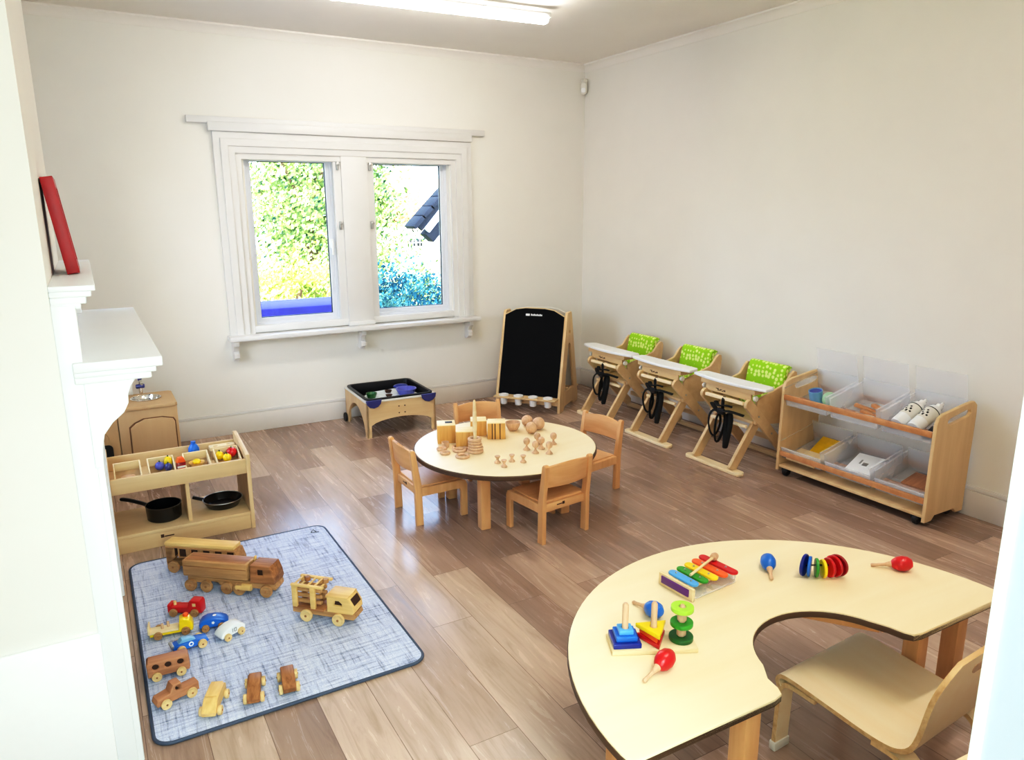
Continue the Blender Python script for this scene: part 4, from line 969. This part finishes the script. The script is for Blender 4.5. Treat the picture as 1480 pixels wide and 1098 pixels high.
# ------------------------------------------------------------------ folding high chairs along the right wall
def high_chair(yc, lab):
    """local x along the wall, +y to the wall; origin at the middle of the front floor rail"""
    h = thing('high_chair', lab, 'high chair', (-.605, yc, 0), -PI/2, 'folding high chairs along the right wall')
    b = MB(); b.plate([rrect(.48, .07, .034, 8)], .022, T(0, 0, .011), .005); finish(b, 'front_floor_rail', 'paleply', h)
    b = MB(); b.box((-.20, .46, 0), (.20, .495, .03), .006); b.box((-.17, .47, .10), (.17, .49, .135), .005); finish(b, 'rear_floor_rail', 'birch', h)
    for s in (-1, 1):
        L = math.hypot(.30, .43); an = math.atan2(.43, .30)
        b = MB(); b.plate([rrect(L, .062, .006, 3, L/2, 0)], .024, T(s*.155, -.01, .02) @ YZ @ R3(0, 0, an), .003); finish(b, 'front_leg', 'birch', h)
        A = (.055, .455); B = (.475, .03); L = math.hypot(B[0]-A[0], B[1]-A[1]); an = math.atan2(B[1]-A[1], B[0]-A[0])
        b = MB(); b.plate([rrect(L, .066, .03, 5, L/2, 0)], .024, T(s*.185, A[0], A[1]) @ YZ @ R3(0, 0, an), .003); rl = finish(b, 'rear_leg', 'birch', h)
        b = MB()
        for k in (.25, .55): b.cyl(.006, .03, T(s*.185-.015, A[0]+k*(B[0]-A[0]), A[1]+k*(B[1]-A[1])) @ R3(0, PI/2, 0), 10, .001)
        finish(b, 'bolt', 'steel', rl)
        # seat wing
        b = MB(); b.plate([[(.14, .30), (.42, .27), (.47, .40), (.485, .57), (.478, .598), (.455, .605), (.43, .585), (.385, .53), (.15, .46), (.14, .44)]], .02, T(s*.185+(.0 if s > 0 else 0), 0, 0) @ YZ, .004)
        for v in b.bm.verts: v.co.x += s*.012*(v.co.z-.3)
        finish(b, 'seat_wing', 'birch', h)
    b = MB(); b.box((-.172, .13, .30), (.172, .42, .318), .003); finish(b, 'seat', 'birch', h)
    b = MB(); b.strip([(.40, .31), (.432, .42), (.462, .585)], .016, .345); finish(b, 'backrest', 'birch', h)
    b = MB(); b.strip(smooth([(.36, .355), (.385, .365), (.40, .39), (.425, .50), (.442, .585), (.458, .612), (.478, .60)]), .035, .30)
    finish(b, 'cushion', 'cushion', h, ang=60)
    b = MB(); b.box((-.16, .05, .425), (.16, .075, .447), .005); b.box((-.15, .1, .27), (.15, .12, .29), .004); finish(b, 'cross_bar', 'paleply', h)
    b = MB(); b.plate([[(-.225, .075), (.225, .075), (.225, .11), (.21, .20), (-.21, .20), (-.225, .11)]], .03, T(0, 0, .515), .003); b.box((-.19, .085, .455), (.19, .10, .505), .003); tp = finish(b, 'tray_support', 'birch', h)
    b = MB(); x = -.10
    for w_, z0, z1 in ((.022, .478, .482), (.006, .468, .484), (.020, .470, .474), (.005, .474, .480), (.014, .476, .480), (.016, .468, .472), (.012, .474, .478), (.01, .47, .48)):
        b.box((x, .0835, z0), (x+w_, .0855, z1), .0005); x += w_*.75
    finish(b, 'maker_lettering', 'hole', tp)
    b = MB(); n = 18
    ft = [(-.302+.604*i/n, .085-.04*math.sin(PI*i/n)**.8) for i in range(n+1)]
    b.plate([ft+[(.302, .11), (.29, .165), (.27, .185), (-.27, .185), (-.29, .165), (-.302, .11)]], .02, T(0, 0, .542), .006); finish(b, 'tray', 'whitetray', h)
    # knob on the tray side
    b = MB()
    for s in (-1, 1): b.cyl(.018, .02, T(s*.215-.01, .10, .475) @ R3(0, PI/2, 0), 14, .004)
    finish(b, 'tray_catch', 'cream', h)
    # harness: hanging loops and buckle
    rr = random.Random(int(abs(yc)*1000)); b = MB()
    b.tube([(.0, .06, .448), (.005, .045, .43), (.0, .05, .39), (-.01, .06, .34)], .011, 6, flat=.35)
    for x0, wd, dp in ((-.075, .042, .17), (-.02, .036, .20), (.035, .036, .22)):
        x0 += rr.uniform(-.008, .008)
        lp = [(x0+wd*math.sin(a)*(.75+.25*math.cos(a)), .06+.02*math.cos(a*1.0+x0*20), .345-dp/2+dp/2*math.cos(a)) for a in [2*PI*i/20 for i in range(20)]]
        b.tube(lp, .016, 6, True, flat=.4)
    b.tube(smooth([(-.13, .09, .375), (-.07, .05, .37), (-.02, .04, .35), (.05, .05, .365), (.14, .09, .35)]), .016, 6, flat=.4)
    b.tube(smooth([(-.08, .07, .40), (-.03, .045, .385), (.03, .04, .40), (.07, .06, .395)]), .014, 6, flat=.4)
    hn = finish(b, 'harness', 'strap', h)
    b = MB(); b.box((-.03, .03, .335), (.025, .05, .375), .006); finish(b, 'buckle', 'black', hn)
high_chair(-1.075, 'high chair nearest the easel, white tray and green dotted cushion')
high_chair(-1.69, 'middle high chair of three, white tray and green dotted cushion')
high_chair(-2.335, 'high chair beside the storage trolley, white tray and green dotted cushion')

# ------------------------------------------------------------------ storage trolley
TX0, TX1, TY0, TY1 = -.385, -.045, -3.585, -2.635
tr = thing('storage_trolley', 'birch two-tier storage trolley on black castors against the right wall', 'trolley', (0, 0, 0))
def endpanel(y):
    w = TX1-TX0
    out = [(0, .03), (.06, .03), (.085, .055), (w-.085, .055), (w-.06, .03), (w, .03), (w+.012, .56), (w+.008, .61), (w-.02, .632), (w-.07, .63), (.06, .60), (.022, .585), (.005, .55)]
    hole = [(.10, .545), (.12, .535), (w-.06, .56), (w-.04, .575), (w-.05, .592), (w-.075, .596), (.12, .57), (.10, .56)]
    b = MB(); b.plate([out, hole], .02, T(TX0, y, 0) @ XZ, .004); return b
for y in (TY0+.01, TY1-.01): finish(endpanel(y), 'end_panel', 'birchz', tr)
def ybar(x0, x1, z0, z1, nm, mt='orangebar'):
    b = MB(); b.box((x0, TY0+.02, z0), (x1, TY1-.02, z1), .004); finish(b, nm, mt, tr)
ybar(TX0+.002, TX0+.02, .478, .51, 'upper_front_bar'); ybar(TX0+.002, TX0+.02, .125, .155, 'lower_front_bar')
ybar(TX1-.02, TX1, .50, .53, 'upper_back_bar'); ybar(TX1-.02, TX1, .19, .22, 'lower_back_bar')
ybar(TX0+.15, TX0+.17, .450, .471, 'upper_support_bar'); ybar(TX0+.15, TX0+.17, .119, .138, 'lower_support_bar')
ybar(TX0+.005, TX1-.01, .05, .068, 'base_board', 'birch')
for x in (TX0+.03, TX1-.05):
    for y in (TY0+.06, TY1-.06):
        b = MB(); b.cyl(.027, .03, T(x-.015+.015, y-.015, .027) @ R3(-PI/2, 0, 0), 22, .006); b.box((x-.02, y-.022, .03), (x+.02, y+.022, .052), .004); finish(b, 'castor', 'rubber', tr)
def tub(y, z, tilt, lab, lid):
    """clear tub: local x towards the room front(-), y along trolley; rests on front bar and support bar"""
    t = thing('storage_tub', lab, 'tub', (TX0+.175, y, z), 0, 'clear plastic tubs in the trolley', rot=(0, tilt, 0))
    w, d, h = .285, .295, .115; th = .003
    b = MB()
    b.box((-d/2, -w/2, 0), (d/2, w/2, th), .0008)
    for s in (-1, 1): b.box((-d/2, s*(w/2)-th/2, th), (d/2, s*(w/2)+th/2, h), .0008)
    b.box((-d/2-th/2, -w/2, th), (-d/2+th/2, w/2, h*.62), .0008); b.box((d/2-th/2, -w/2, th), (d/2+th/2, w/2, h*1.2), .0008)
    finish(b, 'tub_body', 'bin', t)
    b = MB(); b.box((-d/2-.012, -w/2-.004, h*.6), (-d/2+.003, w/2+.004, h*.64), .002)
    for s in (-1, 1): b.box((-d/2, s*(w/2)-.007, h-.004), (d/2, s*(w/2)+.007, h+.002), .002)
    finish(b, 'tub_rim', 'sheet', t)
    if lid:
        b = MB(); b.box((d/2+.003, -w/2+.005, h*.9), (d/2+.008, w/2-.005, h*.9+.17), .002); finish(b, 'lid', 'sheet', t)
    return t
YS = (-2.795, -3.11, -3.425)
NM = ('left', 'middle', 'right')
for y, n in zip(YS, NM):
    tub(y, .472, rad(-13), f'clear plastic tub with raised lid, {n} on the upper tier', True)
    tub(y, .14, rad(-13), f'clear plastic tub, {n} on the lower tier', False)
TU = lambda y, z, x, dy, dz: tuple(T(TX0+.175, y, z) @ R3(0, rad(-13), 0) @ Vector((x, dy, dz)))
rt = (0, rad(-13), 0)
# upper left: blue tub and green film bag
cp = thing('blue_cup', 'blue cup with a dark mouth in the upper left tub', 'cup', TU(YS[0], .472, -.05, .0, .004), rot=rt)
b = MB(); b.lathe([(0, 0), (.036, 0), (.04, .09), (.037, .09), (.034, .006), (0, .006)], 24); finish(b, 'cup_body', 'sky', cp)
b = MB(); b.cyl(.0365, .004, T(0, 0, .08), 24); finish(b, 'cup_contents', 'dblue', cp)
b = MB(); b.ball(.045, Matrix.Diagonal((1, .9, 1.0, 1))); single(b, 'green_bag', 'greenbin', 'crumpled pale green bag beside the blue cup', 'bag', TU(YS[0], .472, -.04, -.085, .05))
# upper middle: wooden offcuts
for i, (x, dy, rz, w) in enumerate(((.02, .04, .3, .13), (.05, -.03, -.2, .12), (-.03, -.02, .1, .11))):
    b = MB(); b.box((-w/2, -.016, 0), (w/2, .016, .018), .003); single(b, 'wooden_offcut', 'orangebar', ('wooden stick lying at the left in the upper middle tub', 'wooden stick farthest back in the upper middle tub', 'wooden stick at the front of the upper middle tub')[i], 'stick', TU(YS[1], .472, x, dy, .005+.0*i), group='wooden sticks in the upper middle tub', rot=(0, rad(-13), PI/2+rz))
b = MB(); b.box((-.05, -.06, 0), (.04, .06, .012), .004); single(b, 'peach_card', 'cream', 'cream card lying at the bottom of the upper middle tub', 'card', TU(YS[1], .472, -.08, .0, .0045), rot=rt)
# upper right: two white bottles leaning
def bottle(lab, y, x, dz):
    bt = thing('paint_bottle', lab, 'bottle', TU(YS[2], .472, x, y, dz), group='white squeezy bottles in the trolley', rot=(0, rad(62), rad(-6)))
    bt.scale = (1.2, 1.2, 1.25)
    b = MB(); b.lathe([(0, 0), (.027, 0), (.031, .004), (.032, .10), (.031, .125), (.024, .142), (.014, .148), (0, .148)], 26); finish(b, 'bottle_body', 'white', bt)
    b = MB(); b.lathe([(0, .146), (.015, .146), (.015, .165), (.008, .168), (.006, .185), (0, .186)], 18); finish(b, 'bottle_cap', 'white', bt)
    b = MB(); b.lathe([(.0312, .05), (.0324, .05), (.0324, .118), (.0312, .118)], 26); lb = finish(b, 'bottle_label', 'cream', bt)
    b = MB()
    for i, (a0, z0, hh) in enumerate(((2.6, .062, .01), (2.9, .075, .008), (3.2, .06, .012), (3.5, .078, .01), (3.7, .064, .008), (2.7, .09, .006), (3.3, .092, .007))):
        b.box((-.0328, -.004, z0), (-.0318, .004, z0+hh), .0003, R3(0, 0, a0-PI))
    b.lathe([(.0322, .116), (.0328, .116), (.0328, .12), (.0322, .12)], 26); finish(b, 'label_print', 'black', lb)
bottle('white squeezy bottle on the left, lying in the upper right tub', .07, -.125, .052)
bottle('white squeezy bottle on the right, lying in the upper right tub', -.02, -.125, .052)
b = MB(); b.box((-.07, -.02, 0), (.07, .02, .014), .004); single(b, 'black_case', 'black', 'black case lying under the two white bottles', 'case', TU(YS[2], .472, -.06, -.07, .005), rot=(0, rad(-13), .2))
b = MB(); b.ball(.03, Matrix.Diagonal((1.2, 1, .7, 1))); single(b, 'red_pouch', 'dred', 'dark red pouch at the left of the upper right tub', 'pouch', TU(YS[2], .472, -.10, .11, .026))
# lower tubs
b = MB(); b.box((-.11, -.10, 0), (.10, .075, .012), .003); single(b, 'yellow_folder', 'yellowbox', 'bright yellow folder standing in the lower left tub', 'folder', TU(YS[0], .14, .04, -.02, .012), rot=(0, rad(-32), .0))
b = MB(); b.box((-.09, -.10, 0), (.05, .10, .02), .003); single(b, 'wooden_tray', 'crate', 'pale wooden tray flat in the lower left tub', 'tray', TU(YS[0], .14, -.07, 0, .0045), rot=rt)
wb = thing('white_box', 'white cardboard box tilted in the lower middle tub', 'box', TU(YS[1], .14, -.03, -.03, .0045), rot=(0, rad(-20), rad(8)))
b = MB(); b.box((-.09, -.075, 0), (.09, .075, .06), .004); finish(b, 'box_body', 'white', wb)
b = MB(); b.box((-.02, -.02, .0605), (.01, .01, .0612), .0002); b.box((-.01, .02, .0605), (.03, .03, .0612), .0002); finish(b, 'box_print', 'steel', wb)
b = MB(); b.box((-.05, -.07, 0), (.09, .08, .008), .002); single(b, 'brown_card', 'toypink', 'brown card lying in the lower right tub', 'card', TU(YS[2], .14, .03, 0, .0045), rot=rt)

# ------------------------------------------------------------------ outside the windows
b = MB(); b.box((-40, .5, -3.2), (60, 60, -3.0), 0); struct(b, 'ground', 'grassland')
b = MB(); b.box((-4.2, .75, .55), (-1.93, 1.35, .815), .02); single(b, 'flat_roof_parapet', 'parapet', 'violet felted flat roof edge just outside the left window', 'roof')
def tree(label, cat, x, y, zc, rx, rz, mat, n, leaf, seed, trunk=True, dens=.55, group='trees outside the windows', name='garden_tree'):
    rnd = random.Random(seed)
    t = thing(name, label, cat, (x, y, -3.0), 0, group)
    b = MB(); cl = []
    for i in range(26):
        while True:
            p = Vector((rnd.uniform(-1, 1), rnd.uniform(-1, 1), rnd.uniform(-1, 1)))
            if p.length < 1: break
        cl.append(Vector((p.x*rx, p.y*rx, p.z*rz+zc+3.0)))
    for i in range(n):
        c = rnd.choice(cl); d = Vector((rnd.gauss(0, 1), rnd.gauss(0, 1), rnd.gauss(0, 1)))*min(rx, rz)*.22
        p = c+d; a = Vector((rnd.gauss(0, 1), rnd.gauss(0, 1)-.5, rnd.gauss(0, 1)+.3)).normalized()
        u = a.orthogonal().normalized(); v = a.cross(u); s = leaf*rnd.uniform(.6, 1.3)
        b.bm.faces.new([b.bm.verts.new(p+u*s*q[0]+v*s*q[1]) for q in ((-1, 0), (0, -.5), (1, 0), (0, .5))])
    finish(b, 'crown', mat, t)
    if trunk:
        b = MB(); b.tube([(0, 0, 0), (.1, 0, (zc+3)*.5), (0, .1, zc+3), (.2, 0, zc+3+rz*.5)], [.25, .18, .1, .04], 8)
        for k in range(5 if zc > 0 else 0):
            a = k*1.3; b.tube([(0, 0, zc+3-rz*.5+k*rz*.2), (rx*.6*math.cos(a), rx*.6*math.sin(a), zc+3-rz*.1+k*rz*.25)], [.07, .02], 6)
        finish(b, 'trunk', 'bark', t)
    return t
tree('broad sunlit tree filling the left window, darker leaves at right', 'tree', .9, 12.5, .95, 2.1, 3.0, 'leafgreen', 17000, .07, 3)
tree('yellow-green sunlit tree low in the left window', 'tree', -.75, 8.2, -.6, .95, 1.6, 'leafyellow', 11000, .045, 5)
tree('tall yellow tree high in the left window', 'tree', -1.16, 17, 2.43, 2.2, 2.3, 'leafyellow', 9000, .075, 8)
tree('pale green tree at the left of the right window', 'tree', 2.3, 14, 1.2, 1.0, 2.4, 'leafgreen', 7000, .065, 13)
tree('distant autumn tree above the white house', 'tree', 8.6, 27, .9, 2.4, 2.2, 'leafautumn', 6000, .12, 21)
tree('distant yellow-green tree left of the white house', 'tree', 3.4, 22, .4, 1.2, 2.0, 'leafyellow', 4000, .12, 23)
tree('teal hedge bush at the bottom of the right window', 'hedge', 0.0, 4.4, -.05, .74, 1.0, 'leafteal', 12000, .03, 31, False, name='hedge_bush')
tree('pale flowering bush just above the teal hedge', 'hedge', 1.0, 6.5, -.35, .8, .8, 'leafgreen', 5000, .04, 33, False, name='hedge_bush')
# neighbouring gable roof
g = thing('neighbour_roof', 'dark slate gable roof with white bargeboard beyond the right window', 'roof', (.38, 5.0, 1.36))
sl = math.atan2(.53, .485)
mt = R3(0, -sl, 0)
b = MB()
for i in range(12): b.box((-.03+.2*i, -.25, .0), (.21+.2*i, .12, .05+.015), .01, mt @ T(0, 0, .0) @ R3(0, rad(3), 0))
finish(b, 'slates', 'roof', g)
b = MB(); b.box((.03, -.20, -.10), (2.4, -.14, -.01), .004, mt); b.box((.03, -.22, -.035), (2.4, -.20, -.005), .004, mt); finish(b, 'dark_bargeboard', 'roof', g)
b = MB(); b.box((.10, -.16, -.22), (2.4, -.10, -.10), .004, mt); finish(b, 'white_bargeboard', 'upvc', g)
b = MB(); b.box((.05, -.12, -.38), (2.4, .1, -.20), .004, mt); finish(b, 'soffit', 'roof', g)
b = MB(); b.plate([[(.62, -4.3), (2.3, -4.3), (2.3, 2.0), (.62, .28)]], .2, T(0, 0, 0) @ XZ, .01); finish(b, 'gable_wall', 'roof', g)
hs = thing('white_house', 'small white house with dark paned windows seen through the right window', 'house', (6.45, 20, -3.0))
b = MB(); b.box((-.4, 0, 0), (1.6, 3, 3.8), 0); finish(b, 'house_wall', 'render', hs)
b = MB(); b.plate([[(-.55, 3.75), (1.75, 3.75), (1.45, 3.98), (-.25, 3.98)]], 3.3, T(0, 1.5, 0) @ XZ, .01); finish(b, 'house_roof', 'brick', hs)
for x, z in ((.0, 3.35), (.28, 3.35)):
    b = MB(); b.box((x, -.03, z), (x+.2, .0, z+.26), .005); w_ = finish(b, 'house_window', 'black', hs)
    b = MB(); b.box((x+.09, -.04, z), (x+.11, -.029, z+.26), .002); b.box((x, -.04, z+.12), (x+.2, -.029, z+.14), .002); finish(b, 'glazing_bar', 'upvc', w_)
b = MB(); b.box((-.95, .3, 0), (-.402, 2.4, 3.75), 0); finish(b, 'brick_side', 'brick', hs)

# ------------------------------------------------------------------ light
w = bpy.data.worlds.new('sky'); SC.world = w; w.use_nodes = True; nt = w.node_tree
bg = nt.nodes['Background']
sky = N(nt, 'ShaderNodeTexSky', sky_type='NISHITA'); sky.sun_disc = False; sky.sun_elevation = rad(38); sky.sun_rotation = rad(205); sky.air_density = 1.0; sky.dust_density = 2.0
mx = N(nt, 'ShaderNodeMix', data_type='RGBA'); mx.inputs[0].default_value = .55
nt.links.new(sky.outputs[0], mx.inputs[6]); mx.inputs[7].default_value = (2.1, 2.8, 4.0, 1)
nt.links.new(mx.outputs[2], bg.inputs['Color']); bg.inputs['Strength'].default_value = 2.2
def light(kind, name, loc, rot, power, col=(1, 1, 1), size=None, size_y=None):
    l = bpy.data.lights.new(name, kind); l.energy = power; l.color = col
    if kind == 'AREA': l.shape = 'RECTANGLE'; l.size = size; l.size_y = size_y or size
    o = bpy.data.objects.new(name, l); COL.objects.link(o); o.location = loc; o.rotation_euler = rot; return o
sun = light('SUN', 'sun', (0, -10, 10), (rad(50), 0, rad(25)), 5.5, (1, .95, .85)); sun.data.angle = rad(.6)
light('AREA', 'hall_fill_high', (-3.9, -6.5, 2.7), (rad(22), 0, 0), 60, (.68, .94, 1), .9, .9)  # added cool fill behind the camera, no lamp known in the hall
light('AREA', 'hall_fill_end', (-3.85, -7.2, 1.5), (rad(90), 0, 0), 48, (.68, .94, 1), 1.2, 1.8)  # added fill shining through the doorway from the closed hall end
for x in (-2.585, -1.65):   # sky portals in the two window openings
    p = light('AREA', 'window_portal', (x, .2, 1.4), (rad(-90), 0, 0), 1, size=.66, size_y=1.24); p.data.cycles.is_portal = True

p = light('AREA', 'window_portal', (-4.8, -1.55, 1.475), (0, rad(-90), 0), 1, size=1.45, size_y=1.1); p.data.cycles.is_portal = True  # portal for the added left-wall window
# ------------------------------------------------------------------ camera
f, yaw, pitch, roll, cx, cy = 1060.51, .521106, .226625, -.00615231, -3.94411, -5.56262
fw = Vector((math.sin(yaw)*math.cos(pitch), math.cos(yaw)*math.cos(pitch), -math.sin(pitch)))
r0 = fw.cross(Vector((0, 0, 1))).normalized(); u0 = r0.cross(fw)
rr = r0*math.cos(roll)+u0*math.sin(roll); uu = -r0*math.sin(roll)+u0*math.cos(roll)
cd = bpy.data.cameras.new('camera'); cam = bpy.data.objects.new('camera', cd); COL.objects.link(cam)
cam.matrix_world = Matrix(((rr.x, uu.x, -fw.x, cx), (rr.y, uu.y, -fw.y, cy), (rr.z, uu.z, -fw.z, 1.6), (0, 0, 0, 1)))
cd.sensor_width = 36; cd.lens = f/1480*36; cd.clip_start = .05; cd.clip_end = 300
SC.camera = cam
SC.view_settings.view_transform = 'Standard'; SC.view_settings.look = 'None'; SC.view_settings.exposure = 0.0; SC.view_settings.gamma = 1.0
vs = SC.view_settings; vs.use_curve_mapping = True
cm = vs.curve_mapping; c_ = cm.curves[3]
c_.points.new(.10, .068); c_.points.new(.45, .485); c_.points.new(.75, .82); cm.update()
SC.cycles.max_bounces = 10; SC.cycles.diffuse_bounces = 5; SC.cycles.transparent_max_bounces = 24
SC.cycles.use_denoising = True
SC.cycles.sample_clamp_indirect = 8
